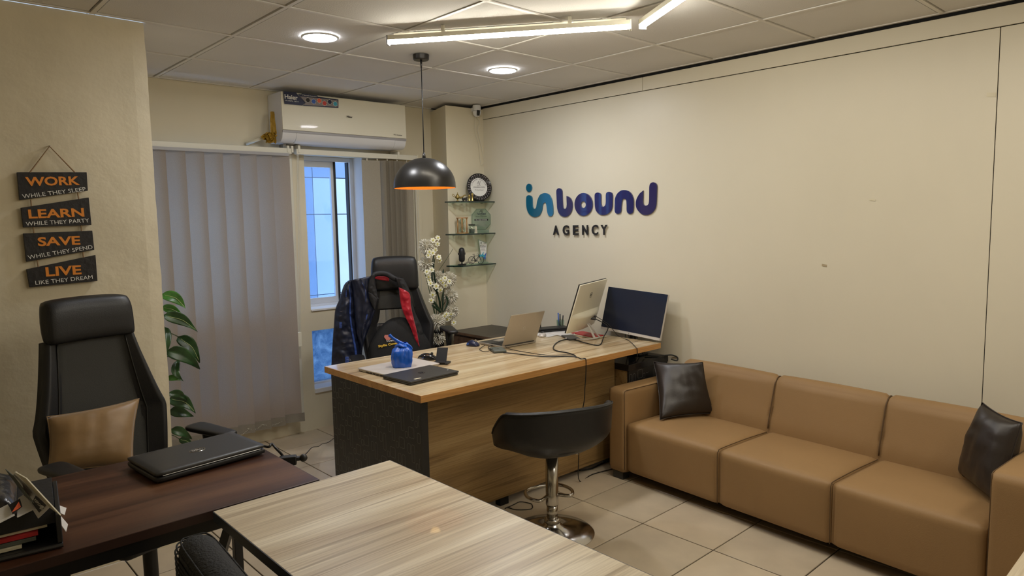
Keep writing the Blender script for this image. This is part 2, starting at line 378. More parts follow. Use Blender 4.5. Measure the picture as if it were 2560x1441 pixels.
struct('wall_corner', MB().prism([(x, y, 0) for x, y in pb], (0, 0, 2.43)), M['wall'])
struct('sky_leak_cap', MB().span((-.39, .80, 2.4536), (XR, .87, 2.56)), M['dark'])  # added dark cap, stops sky light leaking in over the back wall
# big rough plaster pillar at the left
def pillar():
    mb = MB()
    x0, x1, y0, y1 = -2.6, -.392, -.583, .865
    def edge(z): return .006 * nz((z * 3, 1, 0)) + .003 * nz((z * 14, 4, 0)) 
    n = 90
    mb.grid(lambda u, v: (x0 + (x1 - x0) * u + (edge(v * 2.47) if u > .999 else 0), y0 + .004 * nz((u * 9, v * 9, 0)) + (0.004 if u > .999 else 0), 2.453 * v), 40, n)
    mb.grid(lambda u, v: (x1 + edge(v * 2.47) * (1 if u < .01 else .3), y0 + .004 * (u < .01) + .004 * nz((9 if u < .01 else 9, v * 9, 0)) * (u < .01) + (y1 - y0) * u, 2.453 * v), 6, n)
    return mb
struct('wall_left', pillar(), M['plaster'])
struct('wall_side', MB().span((-2.7, -5.7, 0), (-2.6, -.58, 2.56)), M['wall'])
struct('wall_rear', MB().span((-2.7, -5.8, 0), (2.5, -5.6, 2.56)), M['wall'])

# windows
def window(name, x0, x1, sash_open):
    t = thing(name, None, None, kind='structure')
    fy0, fy1 = .80, .862
    def fr(n, a, b, m='alu', bev=.003): return build(n, MB().span(a, b), M[m], t, bev=bev)
    fw = .034
    z0, z1 = ZU
    for a, b in (((x0, fy0, z0), (x0 + fw, fy1, z1)), ((x1 - fw, fy0, z0), (x1, fy1, z1)), ((x0 + fw, fy0, z1 - fw), (x1 - fw, fy1, z1)), ((x0 + fw, fy0, z0), (x1 - fw, fy1, z0 + .03))): fr('window_frame', a, b)
    # dark rubber line inside the jamb
    fr('gasket', (x1 - fw - .008, fy0 + .02, z0 + .03), (x1 - fw, fy1, z1 - fw), 'black', 0)
    # sliding sash
    sx0, sx1 = x0 + fw, (x1 - .155 if sash_open else x1 - fw - .008)
    sy0, sy1 = .815, .838
    s = build('sash', MB().span((sx1 - .036, sy0, z0 + .03), (sx1 - .012, sy1, z1 - fw)).span((sx0, sy0, z1 - fw - .045), (sx1 - .036, sy1, z1 - fw)).span((sx0, sy0, z0 + .03), (sx1 - .036, sy1, z0 + .075)), M['alu'], t, bev=.002, weld=False)
    build('sash_seal', MB().span((sx1 - .012, sy0 - .012, z0 + .03), (sx1, sy1, z1 - fw)), M['black'], s)
    build('pane', MB().span((sx0, .824, z0 + .06), (sx1 - .03, .829, z1 - fw - .03)), M['glass'], t)
    # lower light
    z0, z1 = ZL
    fr('window_frame', (x0, fy0, z0), (x1, fy1, z0 + .028)); fr('window_frame', (x0, fy0, z0 + .028), (x0 + .012, fy1, z1)); fr('window_frame', (x1 - .03, fy0, z0 + .028), (x1, fy1, z1))
    fr('window_frame', (x0 + .012, fy0 - .01, z1 - .014), (x1 - .03, fy1, z1), 'black', 0)
    build('pane', MB().span((x0 + .012, .828, z0 + .028), (x1 - .03, .834, z1 - .014)), M['frost'], t)
    # painted sills
    build('sill', MB().span((x0, YB - .012, ZU[0] - .004), (x1, fy0, ZU[0] + .012)), M['white'], t, bev=.004)
    build('sill', MB().span((x0, YB - .012, ZL[0] - .02), (x1, fy0, ZL[0] + .014)), M['white'], t, bev=.004)
    # reveal lining
    build('reveal', MB().span((x1 - .004, YB, ZU[0] + .012), (x1 - .0005, fy0, ZU[1] - .001)), M['white'], t)
    return t
window('window_1', *W1, False); window('window_2', *W2, True)
# neighbouring wall outside
nb = thing('neighbouring_building', 'pale blue panelled wall of the building across, seen through the window', 'building', (0, 2.3, 0))
build('wall_body', MB().span((-3.5, .05, -1.5), (6, .3, 3.6)), M['outg'], nb)
xx = [-3.4, -2.1, -.8, .3, 1.1, 1.58, 1.86, 2.5, 3.4, 4.6, 5.8]; zz = [-1.4, -.2, .82, 1.62, 1.98, 2.9, 3.5]
for i in range(len(xx) - 1):
    for j in range(len(zz) - 1):
        build('panel', MB().span((xx[i] + .004, 0, zz[j] + .004), (xx[i + 1] - .004, .05, zz[j + 1] - .004)), M['outb'] if (i % 3 == 2 or j == 4) and j != 2 or i == 5 else M['outw'], nb)

# ================================================================== LIGHTS OF THE ROOM
glow = emit('tube_glow', (1, .94, .80), TUBE_E)
def tube_light(label, a, b, group):
    a, b = V(a), V(b); d = (b - a); L = d.length; rz = math.atan2(d.y, d.x)
    t = thing('tube_light', label, 'light', (a.x, a.y, a.z), rz, group)
    build('diffuser', MB().grid(lambda u, v: (.008 + (L - .016) * u, .015 * math.cos(PI * v * 1.0 + PI), -.004 - .018 * math.sin(PI * v)), 2, 10).quad((.008, -.015, -.003), (L - .008, -.015, -.003), (L - .008, .015, -.003), (.008, .015, -.003)), glow, t)
    build('housing', MB().span((0.008, -.020, -.0045), (L - .008, -.017, .016)).span((0.008, .017, -.0045), (L - .008, .020, .016)).span((0.008, -.017, -.0025), (L - .008, .017, .016)), M['cream'], t, bev=.002)
    for x in (0, L - .008): build('end_cap', MB().span((x, -.019, -.026), (x + .008, .019, .018)), M['acg'] if x == 0 else M['cream'], t, bev=.002)
    for k in (.24, .76): build('clip', MB().span((L * k - .007, -.008, .016), (L * k + .007, .008, ZC - a.z)), M['cream'], t)
    return t
ta, tb = (.512, -1.174, ZC - .05), (1.208, -2.088, ZC - .05)
tube_light('long glowing tube light hung by two clips under the ceiling', ta, tb, None)
tc_, td = (1.246, -2.119, ZC - .05), (.63, -3.16, ZC - .05)
tube_light('glowing tube light running out of the top of the picture', tc_, td, None)
mb = MB(); a, b = V((.585, -1.125, ZC - .012)), V((1.262, -2.018, ZC - .012)); d = (b - a).normalized(); s = d.cross(V((0, 0, 1)))
mb.prism([a - s * .01, a + s * .01, a + s * .01 + V((0, 0, .0118)), a - s * .01 + V((0, 0, .0118))], b - a)
tag(build('cable_trunking', mb, M['cream'], bev=.001), 'thin cream cable trunking on the ceiling alongside the long tube light', 'trunking')
dglow = emit('downlight_glow', (.93, .95, 1), DOWN_E)
for x, y, l in ((.332, -.852, 'round recessed downlight glowing white above the pillar side'), (1.562, -.835, 'round recessed downlight glowing white between pendant and logo wall')):
    t = thing('downlight', l, 'light', (x, y, ZC), 0, None)
    build('trim_ring', MB().lathe([(.079, 0), (.091, 0), (.090, -.005), (.081, -.008), (.079, 0)], n=40), M['white'], t, smooth=True)
    build('diffuser', MB().lathe([(0, -.004), (.0795, -.004), (.0795, .001), (0, .001)], n=40), dglow, t, weld=True)
# pendant dome
t = thing('pendant_lamp', 'black metal dome pendant lamp with glowing orange inside, over the desk', 'lamp', (.942, -.846, 1.725))
build('ceiling_rose', MB().lathe([(0, .70), (.040, .70), (.044, .704), (.045, ZC - 1.725), (0, ZC - 1.725)], n=32), M['lampb'], t, auto=40)
for a in (2.6, 5.2): build('rose_screw', MB().ball((.040 * math.cos(a), .040 * math.sin(a), .706), .004, 8), M['chrome'], t, smooth=True)
build('cord_grip', MB().lathe([(0, .66), (.004, .66), (.0055, .675), (.006, .70), (0, .70)], n=12), M['lampb'], t, smooth=True)
build('cord', MB().tube([(0, 0, .185), (0, 0, .68)], .0028, 8), M['black'], t, smooth=True)
build('collar', MB().lathe([(.010, .165), (.009, .178), (.006, .195), (0, .197)], n=16), M['lampb'], t, smooth=True)
pr = [(.1745, 0), (.1735, .012)] + [(.1735 * math.cos(k * PI / 28), .012 + .155 * math.sin(k * PI / 28)) for k in range(1, 14)] + [(.006, .167)]
build('shade', MB().lathe(pr, n=64, cap=False), M['lampb'], t, smooth=True)
build('shade_lining', MB().lathe([(r * .985 - .0005, h - .002) for r, h in pr[:-1]] + [(0, .163)], n=64, cap=False), M['lampin'], t, smooth=True)
build('bulb', MB().lathe([(0, .045), (.02, .05), (.03, .07), (.026, .095), (.014, .12), (.013, .16)], n=20), emit('bulb_glow', (1, .60, .20), 15), t, smooth=True)

# ================================================================== AIR CONDITIONER
t = thing('air_conditioner', 'white wall-mounted air conditioner above the window with coloured sticker strip', 'air conditioner', (.72, .445, 2.09))
L = .992; D = YB - .445
prof = [(D, .0), (.075, .003), (.045, .012), (.022, .030), (.010, .052), (.010, .326), (.020, .331), (D, .331)]
build('body', MB().prism([(0, y, z) for y, z in prof], (L, 0, 0)), M['acw'], t, bev=.004)
build('front_panel', MB().prism([(.0, .0, .078), (.0, .012, .078), (.0, .012, .330), (.0, .006, .329)], (L, 0, 0)), M['acf'], t, bev=.003, seg=3)
build('trim_strip', MB().span((.0, .004, .062), (L, .012, .0765)), M['acg'], t)
build('louver', MB().prism([(.10, .006, .060), (.10, .012, .060), (.10, .024, .028), (.10, .047, .009), (.10, .080, -.001), (.10, .078, -.005), (.10, .040, .004), (.10, .018, .025)], (L - .20, 0, 0)), M['acw'], t, bev=.001)
for x in (0, L - .0985): build('lower_corner', MB().prism([(x, .007, .060), (x, .012, .060), (x, .024, .028), (x, .047, .009), (x, .078, .001), (x, .077, -.003), (x, .040, .005), (x, .019, .026)], (.0985, 0, 0)), M['acw'], t, bev=.001)
yS = .4435
def ac(px, py): return hy(px, py, yS)
def flat(name, pts, m, parent, th=.0006, n=(0, -1, 0)): return build(name, MB().prism(pts, V(n) * th), m, parent, world=True)
st = flat('sticker', [ac(708, 228), ac(739, 231), ac(763, 257), ac(756, 264), ac(711, 260)], M['navyp'], t)
st2 = flat('sticker', [ac(745, 235), ac(846, 249), ac(846, 270), ac(757, 264.5), ac(763, 257)], M['navyp'], t)
flat('sticker_strip', [ac(750, 241), ac(844, 251), ac(844, 267.5), ac(759, 262.5), ac(764, 257)], M['greyp'], st2, .0012)
flat('sticker_tab', [ac(754, 233.5), ac(793, 239), ac(795, 244), ac(755, 239.5)], M['navyp'], st2, .001)
for x, y, m in ((769.5, 250.5, 'blackp'), (784, 254, 'bluep'), (798, 252, 'orangep'), (811, 258.5, 'redp'), (824, 255, 'navyp'), (838, 260, 'cyanp')):
    c = ac(x, y); mb = MB(); q = [c + V((math.cos(k * PI / 3 + .5) * .0185, -.001, math.sin(k * PI / 3 + .5) * .0185)) for k in range(6)]; mb.prism(q, (0, -.0006, 0))
    build('badge_rim', mb, M['whitep'], st2, world=True)
    q = [c + V((math.cos(k * PI / 6) * .0155, -.0012, math.sin(k * PI / 6) * .0155)) for k in range(12)]
    build('badge', MB().prism(q, (0, -.0012, 0)), M[m], st2, world=True)
n_ = (0, -1, 0)
lettering('Haier', ac(711.5, 246.5), ac(744, 250), .028, n_, M['whitep'], t, bold=.02, lift=.0018)
lettering('GLOBAL NO.1', ac(712.5, 252.5), ac(746.5, 256), .0075, n_, M['whitep'], t, lift=.0018)
lettering('Marvel Inverter', ac(756, 239.2), ac(792, 243.4), .0085, n_, M['whitep'], t, lift=.0022)
lettering('Haier', ac(866.5, 294), ac(881, 295.5), .014, n_, M['blackp'], t, bold=.02, lift=.003)
lettering('DC Inverter', ac(984, 338), ac(1005, 340.5), .009, n_, M['blackp'], t, lift=.003)
for px in (708, 743): build('wall_bracket', MB().span((hy(px, 360, .6).x, .60, 2.055), (hy(px, 360, .6).x + .02, YB, 2.09)), M['steel'], t, world=True)
# yellow packing tape on the side
def patchfn(c00, c10, c11, c01, wob=.01, seed=0, s=20):
    c = [V(q) for q in (c00, c10, c11, c01)]; n = (c[1] - c[0]).cross(c[3] - c[0]).normalized()
    return lambda u, v: c[0].lerp(c[1], u).lerp(c[3].lerp(c[2], u), v) + n * wob * nz((u * s * .2, v * s * .2, seed))
mb = MB(); yt = .56
mb.grid(patchfn(hy(676, 279, yt), hy(685, 279, yt), hy(692, 335, .50), hy(676, 335, .52), .012), 5, 12)
mb.grid(patchfn(hy(672, 332, .50), hy(690, 330, .48), hy(691, 357, .50), hy(664, 357, .54), .05, 3, 30), 9, 9)
mb.grid(patchfn(hy(651, 341, .56), hy(668, 330, .52), hy(684, 346, .49), hy(668, 355, .55), .05, 8, 30), 9, 9)
mb.grid(patchfn(hy(660, 336, .55), hy(692, 338, .47), hy(684, 356, .47), hy(672, 356, .55), .04, 5, 34), 9, 9)
tag(build('packing_tape', mb, M['tape'], sol=.001), 'crumpled yellow packing tape stuck on the side of the air conditioner', 'tape')
mb = MB().tube([hy(660, 344, .57), hy(640, 351, .61), hy(615, 360, .645)], .011, 8)
tag(build('drain_pipe', mb, M['cream'], smooth=True), 'cream drain pipe leaving the air conditioner side over the blind track', 'pipe')
# ================================================================== BLINDS
YT = .58
t = thing('vertical_blind', 'closed vertical blind of wide grey-beige fabric vanes beside the pillar', 'blind', (0, YT, 0))
build('head_rail', MB().span((-.39, -.02, 2.020), (.83, .022, 2.058)), M['rail'], t, bev=.003)
build('hanger_strip', MB().span((-.39, -.034, 2.003), (.80, -.030, 2.022)), M['acg'], t)
for x in (.795, .825): build('bracket', MB().span((x, -.025, 2.03), (x + .016, YB - YT, 2.075)), M['rail'], t, bev=.002)
bx = [hy(px, y_, YT).x for px, y_ in ((410, 373), (459, 375), (506, 378), (552, 380), (595, 382), (637, 384), (675, 385), (720, 386))]
bx = [bx[0] - .125] + bx
vb = [.10, .10, .10, .10, .10, .105, .105, .112]
bot = [.112, .112, .112, .113, .112, .113, .113, .115]
for k in range(8):
    x0, x1 = bx[k] - .016, bx[k + 1]
    if k == 7: x0 += .004; x1 = bx[8] - .004
    def vane(u, v, x0=x0, x1=x1, k=k):
        x = x0 + (x1 - x0) * u; z = bot[k] + .06 + (2.017 - bot[k] - .06) * v
        lean = (1 - v) * .0
        return (x + lean,   .020 - .046 * u + .004 * math.sin(u * PI) + .002 * math.sin(v * 9 + k), z)
    vn = build('vane', MB().grid(vane, 6, 16), M['fabric'], t, smooth=True)
    build('hem', MB().grid(lambda u, v: (lambda p: (p[0] + (.02 * u if k == 7 else 0), p[1] - .003, bot[k] + .062 * v))(vane(u, 0)), 4, 2), M['hem'], vn, sol=.002)
    build('carrier', MB().box((x0 + (x1 - x0) * .5, .004, 2.019), (.008, .004, .008)), M['steel'], t)
def chain(pts, step=.011, r=.0028):
    mb = MB(); pts = [V(p) for p in pts]; acc = 0
    for a, b in zip(pts, pts[1:]):
        d = (b - a).length
        while acc < d:
            mb.ball(a + (b - a) * (acc / d), r, 6); acc += step
        acc -= d
    return mb
def sag(a, b, s, n=9): 
    a, b = V(a), V(b); return [a.lerp(b, k / n) - V((0, 0, s * 4 * (k / n) * (1 - k / n))) for k in range(n + 1)]
for k in range(3, 8): build('bead_chain', chain(sag(hy([455, 545, 585, 620, 655][k - 3], [1100, 1095, 1090, 1072, 1062][k - 3], YT - .02), hy([500, 585, 622, 656, 712][k - 3], [1098, 1090, 1072, 1062, 1050][k - 3], YT - .02), .02)), M['cordw'], t, world=True, smooth=True)
loop = catmull([hy(744, 385, .56), hy(741, 500, .56), hy(738, 700, .56), hy(738, 765, .56), hy(748, 784, .56), hy(760, 775, .56), hy(762, 740, .56), hy(752, 560, .56), hy(747, 385, .56)], 8)
build('control_chain', chain(loop, .010, .0022), M['cordw'], t, world=True, smooth=True)
build('pull_cord', MB().tube([hy(743, 385, .57), hy(746, 600, .57), hy(749, 828, .575)], .0022, 6).tube([hy(746, 385, .57), hy(750, 600, .57), hy(752, 828, .575)], .0022, 6), M['cordw'], t, world=True)
a, b = hy(744, 832, .57), hy(755, 866, .57)
build('cord_weight', MB().span((a.x, .565, b.z), (b.x, .590, a.z)), M['cream'], t, world=True, bev=.003)

t = thing('vertical_blind', 'vertical blind drawn aside into a stack of folded grey vanes near the shelves', 'blind', (0, YT, 0))
build('head_rail', MB().span((.865, -.02, 2.020), (1.885, .022, 2.058)), M['rail'], t, bev=.003)
build('rail_end_cap', MB().span((1.885, -.022, 2.017), (1.895, .024, 2.062)), M['cream'], t)
for x in (.875, 1.70): build('bracket', MB().span((x, -.025, 2.03), (x + .018, YB - YT, 2.085)), M['rail'], t, bev=.002)
x0 = hy(905, 395, YT).x; x1 = hy(1030, 400, YT).x
def vane2(x, w, th, name='vane'):
    c, s = math.cos(th), math.sin(th)
    return build(name, MB().grid(lambda u, v: (x + c * w * u, -.5 * w * s + s * w * u + .004 * math.sin(u * PI), .12 + 1.885 * v), 4, 10), M['fabric2'], t, smooth=True)
vane2(x0, .150, -.12); 
n = 13
for k in range(n): vane2(x0 + .145 + k * .0155, .10, -1.25 - .05 * (k % 3))
vane2(x1 - .105, .105, .05)
for k in range(5): build('carrier', MB().box((x0 + .04 + k * .09, 0, 2.010), (.01, .006, .018)), M['chrome'], t)
cd = [hy(1045, 470, .57), hy(1050, 620, .57), hy(1055, 740, .57), hy(1068, 790, .57)]
build('pull_cord', MB().tube(cd, .0022, 6), M['cordw'], t, world=True)
build('pull_cord', MB().tube([hy(1038, 400, .57), hy(1047, 560, .57), hy(1053, 640, .57)], .0018, 6), M['cordw'], t, world=True)
# window side trim next to the stacked blind
mb = MB()
for dx in (0, .020, .042): mb.span((1.880 + dx, YB - .018 + .004 * (dx > .01), .9), (1.893 + dx, YB, 2.02))
tr = struct('trim_1', mb, M['rail'], weld=False, bev=.002)
tr2 = struct('trim_2', MB().span((.852, YB - .014, .12), (.872, YB, 2.03)), M['rail'], bev=.003)

# ================================================================== HANGING WORD SIGN
YP = -.600
t = thing('hanging_word_sign', 'four slanted black boards with orange words hung by a rope on the pillar', 'sign', (-.79, YP, 1.5))
def P(px, py, y=YP): return hy(px, py, y)
words_ = [
 (((42, 431), (217, 431), (220, 477), (49, 501)), 'WORK', ((65, 464.5), (200, 462)), .0345, 'WHILE THEY SLEEP', ((57, 496.5), (215, 477.5))),
 (((52, 520), (222, 494), (229, 563), (58, 569)), 'LEARN', ((72, 546), (211, 541)), .0345, 'WHILE THEY PARTY', ((65, 565), (223, 556))),
 (((58, 584), (231, 577), (236, 625), (66, 655)), 'SAVE', ((95, 615), (201, 611)), .0345, 'WHILE THEY SPEND', ((71, 649), (232, 622))),
 (((66, 674), (239, 638), (244, 703), (74, 719)), 'LIVE', ((115, 691), (204, 685)), .037, 'LIKE THEY DREAM', ((89, 712.5), (232, 697.5)))]
for q, w1, l1, h1, w2, l2 in words_:
    b = build('board', MB().prism([P(*p) for p in q], (0, .012, 0)), M['slate'], t, world=True, bev=.0012, seg=1)
    b['label'] = 'board reading ' + w1 + ' ' + w2.lower()
    lettering(w1, P(*l1[0]), P(*l1[1]), h1, (0, -1, 0), M['orange'], b, bold=.028)
    lettering(w2, P(*l2[0]), P(*l2[1]), .0165, (0, -1, 0), M['whitep'], b, bold=-.002)
nail = P(124, 366)
build('rope', MB().tube([P(75, 431), nail, P(187, 431)], .0032, 6), M['rope'], t, world=True)
for x0_, ya, x1_, yb in ((77, 499, 79, 517), (194, 481, 197, 498), (83, 568, 85, 583), (203, 564, 204, 578), (93, 650, 96, 668), (207, 630, 209, 644)):
    build('rope', MB().tube([P(x0_, ya, -.595), P(x1_, yb, -.595)], .003, 6), M['rope'], t, world=True)
build('nail', MB().tube([nail + V((0, -.008, .002)), nail + V((0, .03, .002))], .002, 8), M['steel'], t, world=True)

# ================================================================== WALL LOGO
XL = 2.362
def lg(u, v): return hx(1280 + u / 6.4, 430 + v / 6.4, XL)
t = thing('wall_logo', 'glossy blue and teal lowercase company lettering reading inbound with black AGENCY below', 'sign', (XL, -.8, 1.65))
E1 = [(225, 420), (235, 387), (268, 372), (304, 387), (320, 425), (325, 530), (335, 575), (358, 590), (380, 575), (390, 530), (405, 450), (440, 375), (480, 348), (525, 338), (575, 352), (615, 400), (640, 470), (652, 560), (655, 660), (640, 700), (612, 713), (580, 695), (560, 640), (550, 560), (540, 505), (525, 490), (500, 505), (487, 545), (475, 620), (440, 690), (395, 718), (350, 722), (300, 700), (255, 650), (232, 580), (224, 500)]
Eb = [(868, 385), (905, 398), (940, 433), (962, 500), (962, 580), (940, 650), (900, 700), (850, 720), (790, 705), (745, 660), (722, 590), (715, 500), (710, 400), (707, 305), (722, 272), (750, 260), (780, 272), (798, 305), (803, 400), (808, 520), (818, 575), (840, 590), (865, 575), (873, 520)]
Eu = [(1320, 370), (1335, 341), (1368, 330), (1405, 342), (1421, 375), (1422, 480), (1430, 535), (1456, 557), (1487, 535), (1497, 480), (1498, 370), (1512, 332), (1550, 318), (1590, 332), (1606, 370), (1605, 480), (1600, 560), (1575, 630), (1520, 678), (1460, 692), (1400, 680), (1345, 630), (1325, 560), (1320, 460)]
En = [(1640, 620), (1642, 500), (1648, 420), (1680, 350), (1735, 302), (1795, 290), (1860, 305), (1910, 355), (1938, 430), (1942, 520), (1937, 620), (1920, 660), (1885, 674), (1850, 660), (1832, 620), (1830, 520), (1822, 450), (1792, 430), (1762, 450), (1750, 520), (1742, 620), (1725, 660), (1690, 672), (1655, 658)]
Ed = [(2096, 297), (2040, 345), (2000, 410), (1978, 480), (1982, 560), (2015, 622), (2070, 675), (2135, 691), (2195, 682), (2250, 645), (2290, 580), (2305, 500), (2312, 360), (2315, 230), (2300, 184), (2258, 165), (2215, 182), (2195, 230), (2192, 340), (2188, 480), (2172, 525), (2138, 540), (2105, 525), (2092, 480), (2095, 400)]
def glyph(name, pts, m, sharp=False):
    q = [V((u, v, 0)) for u, v in pts]
    if sharp: q = catmull(q[1:] , 4) + [q[0]]
    else: q = catmull(q, 4, True)
    return build(name, MB().prism([lg(p.x, p.y) for p in q], (.010, 0, 0)), M[m], t, world=True, bev=.001, seg=1)
glyph('letter', E1, 'teal')
glyph('letter', [(268 + 46 * math.cos(k * PI / 6), 255 + 67 * math.sin(k * PI / 6)) for k in range(12)], 'teal')
glyph('letter', Eb, 'blueletter', True); glyph('letter', Eu, 'blueletter'); glyph('letter', En, 'blueletter'); glyph('letter', Ed, 'blueletter', True)
mb = MB(); n = 48
for k in range(n):
    g0, g1 = 2 * PI * k / n, 2 * PI * (k + 1) / n
    o = [lg(1142 + 143 * math.cos(g), 520 + 183 * math.sin(g)) for g in (g0, g1)]; i_ = [lg(1140 + 40 * math.cos(g), 525 + 54 * math.sin(g)) for g in (g0, g1)]
    mb.quad(o[0], o[1], i_[1], i_[0]); e = V((.010, 0, 0)); mb.quad(o[0], o[1], o[1] + e, o[0] + e); mb.quad(i_[0], i_[1], i_[1] + e, i_[0] + e)
build('letter', mb, M['blueletter'], t, world=True)
for ch, c, wd in (('A', 710, 92), ('G', 868, 98), ('E', 1025, 84), ('N', 1176, 92), ('C', 1333, 100), ('Y', 1478, 104)):
    lettering(ch, lg(c - wd / 2, 1004), lg(c + wd / 2, 1004), .066, (-1, 0, 0), M['blackp'], t, thick=.007, bold=.022, name='letter', lift=0)

# marks left on the wall boards
for px, py, m, s, l, sk in ((2061, 664, 'mark', .012, 'small brown smudge mark on the wall below a nail hole', .5), (2181, 500, 'tapep', .014, 'torn bit of masking tape high on the wall', .35), (2478, 237, 'tapep', .016, 'crinkled piece of clear tape on the wall close to the board joint', .6)):
    c = hx(px, py, XR - .0016); mb = MB()
    mb.grid(lambda u, v: c + V((-.0012 * abs(nz((u * 4, v * 4, px))), (u - .5) * s * 2.2, (v - .5) * s * 2 * sk + .3 * s * (u - .5))), 5, 3)
    tag(build('tape_remnant' if m != 'mark' else 'wall_smudge', mb, M[m], sol=.0008), l, 'mark')

# ================================================================== SECURITY CAMERA
c = hy(1192, 278, .262)
t = thing('security_camera', 'small white dome security camera high in the room corner', 'camera', tuple(c))
build('base', MB().lathe([(0, .045), (.030, .045), (.033, .040), (.034, .005), (.034, .002), (0, .002)], n=28), M['white'], t, auto=40)
build('head', MB().lathe([(0, -.046), (.018, -.042), (.029, -.03), (.034, -.01), (.034, 0), (0, 0)], n=28), M['white'], t, smooth=True)
mb = MB(); mb.grid(lambda u, v: (lambda a: ((.0345 - .003 * (v < .2)) * math.sin(a) - .008, -(.0355 - .006 * (1 - v) ** 2) * math.cos(a) - .001, -.040 + .042 * v))((u - .5) * .9 - .1), 6, 6)
build('lens_window', mb, M['blackg'], t, smooth=True)
build('mount', MB().span((-.02, .0, -.0), (.02, .048, .03)), M['white'], t, bev=.004)
cb = catmull([c + V((-.006, .01, -.045)), hy(1187, 310, .285), hy(1188, 330, .285), hy(1197, 365, .288), hy(1201, 405, .29), hy(1205, 413, .29), hy(1210, 402, .29), hy(1204, 370, .288), hy(1194, 325, .285), hy(1199, 305, .285), c + V((.010, .01, -.045))], 6)
tag(build('camera_cable', MB().tube(cb, .0018, 6), M['cordw'], smooth=True), 'thin cable looping down the corner below the security camera', 'cable')

# ================================================================== CORNER SHELVES
SH = (1.686, 1.432, 1.184)
sl_ = []
for k, (z, l) in enumerate(zip(SH, ('topmost glass corner shelf, holding the round plate', 'middle glass corner shelf, holding the hourglass', 'lowest glass corner shelf, holding the microphone'))):
    t = thing('glass_shelf', l, 'shelf', (XR, .31, z), 0, 'glass corner shelves')
    po = [(1.965, .309), (1.93 + .01, .285), (2.01, .165), (2.371, .185), (2.371, .309)]
    s = build('pane', MB().prism([(x, y, z - .010) for x, y in po], (0, 0, .010)), M['sg'], t, world=True)
    ed = MB()
    for (xa, ya), (xb, yb) in zip(po[:4], po[1:4]):
        d = V((xb - xa, yb - ya, 0)).normalized(); nn = V((d.y, -d.x, 0)) * -1
        if nn.y > 0: nn = -nn
        ed.prism([V((xa, ya, z - .0102)), V((xb, yb, z - .0102)), V((xb, yb, z + .0002)), V((xa, ya, z + .0002))], nn * .0012)
    build('polished_edge', ed, M['sge'], t, world=True)
    for x in (2.03, 2.33): build('peg', MB().cyl((x, .31, z - .014), (x, .285, z - .014), .004, 8), M['steel'], t, world=True)
def on(px, py, z, y=.235): 
    p = hy(px, py, y); p.z = z; return p
Z1, Z2, Z3 = [z + .0005 for z in SH]
# plate
c = hy(1197, 461, .235); R_ = .110; c.z = Z1 + R_ + .004
t = thing('award_plate', 'round white award plate with black floral rim on the topmost shelf', 'plate', (c.x, c.y, Z1))
tl = Matrix.Rotation(-.20, 3, 'X') @ Matrix.Rotation(.20, 3, 'Z')
nrm = V((-.25, -.95, .15)).normalized(); ce = V((0, 0, R_ + .003))
build('rim', MB().lathe([(.070, .0), (.085, .003), (R_, .010), (R_ - .002, .004), (.070, -.004), (0, -.004)], ce, 48, nrm), M['blackg'], t, auto=50)
build('centre', MB().lathe([(0, -.0005), (.073, -.0005), (.074, .0015), (.0, .0018)], ce, 48, nrm), M['whitep'], t, smooth=False)
ux = V((0, 0, 1)).cross(nrm).normalized(); uy = nrm.cross(ux)
W0 = c.copy(); W0 = V((c.x, c.y, Z1 + R_ + .003))
mb = MB(); rr = random.Random(3)
for k in range(30):
    g = 2 * PI * k / 30
    for rad, s in ((.0815, .006), (.098, .0075), (.090, .004)):
        gg = g + rr.uniform(-.05, .05); q = ce + (ux * math.cos(gg) + uy * math.sin(gg)) * rad + nrm * (.0035 + (rad - .08) * .33 + .001)
        a = rr.uniform(0, 6); e1 = (ux * math.cos(a) + uy * math.sin(a)) * s; e2 = nrm.cross(e1) * .55
        mb.prism([q + e1, q + e2 + e1 * .3, q - e1, q - e2 - e1 * .2], nrm * .0006)
build('floral_print', mb, M['greyp'], t)['kind'] = 'stuff'
def pt(x, y): return W0 + ux * x + uy * y + nrm * .002
lettering('CELEBRATION', pt(-.050, -.006), pt(.050, -.006), .011, nrm, M['greyp'], t)
lettering('ACE OF', pt(-.018, .012), pt(.018, .012), .005, nrm, M['greyp'], t)
lettering('Mr. Rana Naveed', pt(-.036, -.026), pt(.036, -.026), .007, nrm, M['greyp'], t)
lettering('AJ', pt(-.017, .024), pt(.017, .024), .026, nrm, M['greyp'], t, shear=.3)
txt = 'AN UNIVERSITY WRITER SUMMIT'
for k, ch in enumerate(txt):
    if ch == ' ': continue
    g = PI * .93 - PI * .86 * k / (len(txt) - 1); q = W0 + (ux * math.cos(g) + uy * math.sin(g)) * .060 + nrm * .002; tg = ux * math.sin(g) - uy * math.cos(g)
    lettering(ch, q - tg * .0025, q + tg * .0025, .007, nrm, M['greyp'], t)
build('stand', MB().prism([(-.05, .005, 0), (-.045, .005, .03), (-.02, .005, .012), (.02, .005, .012), (.05, .005, .05), (.065, .005, .04), (.06, .005, 0)], (0, .03, 0)), M['black'], t)
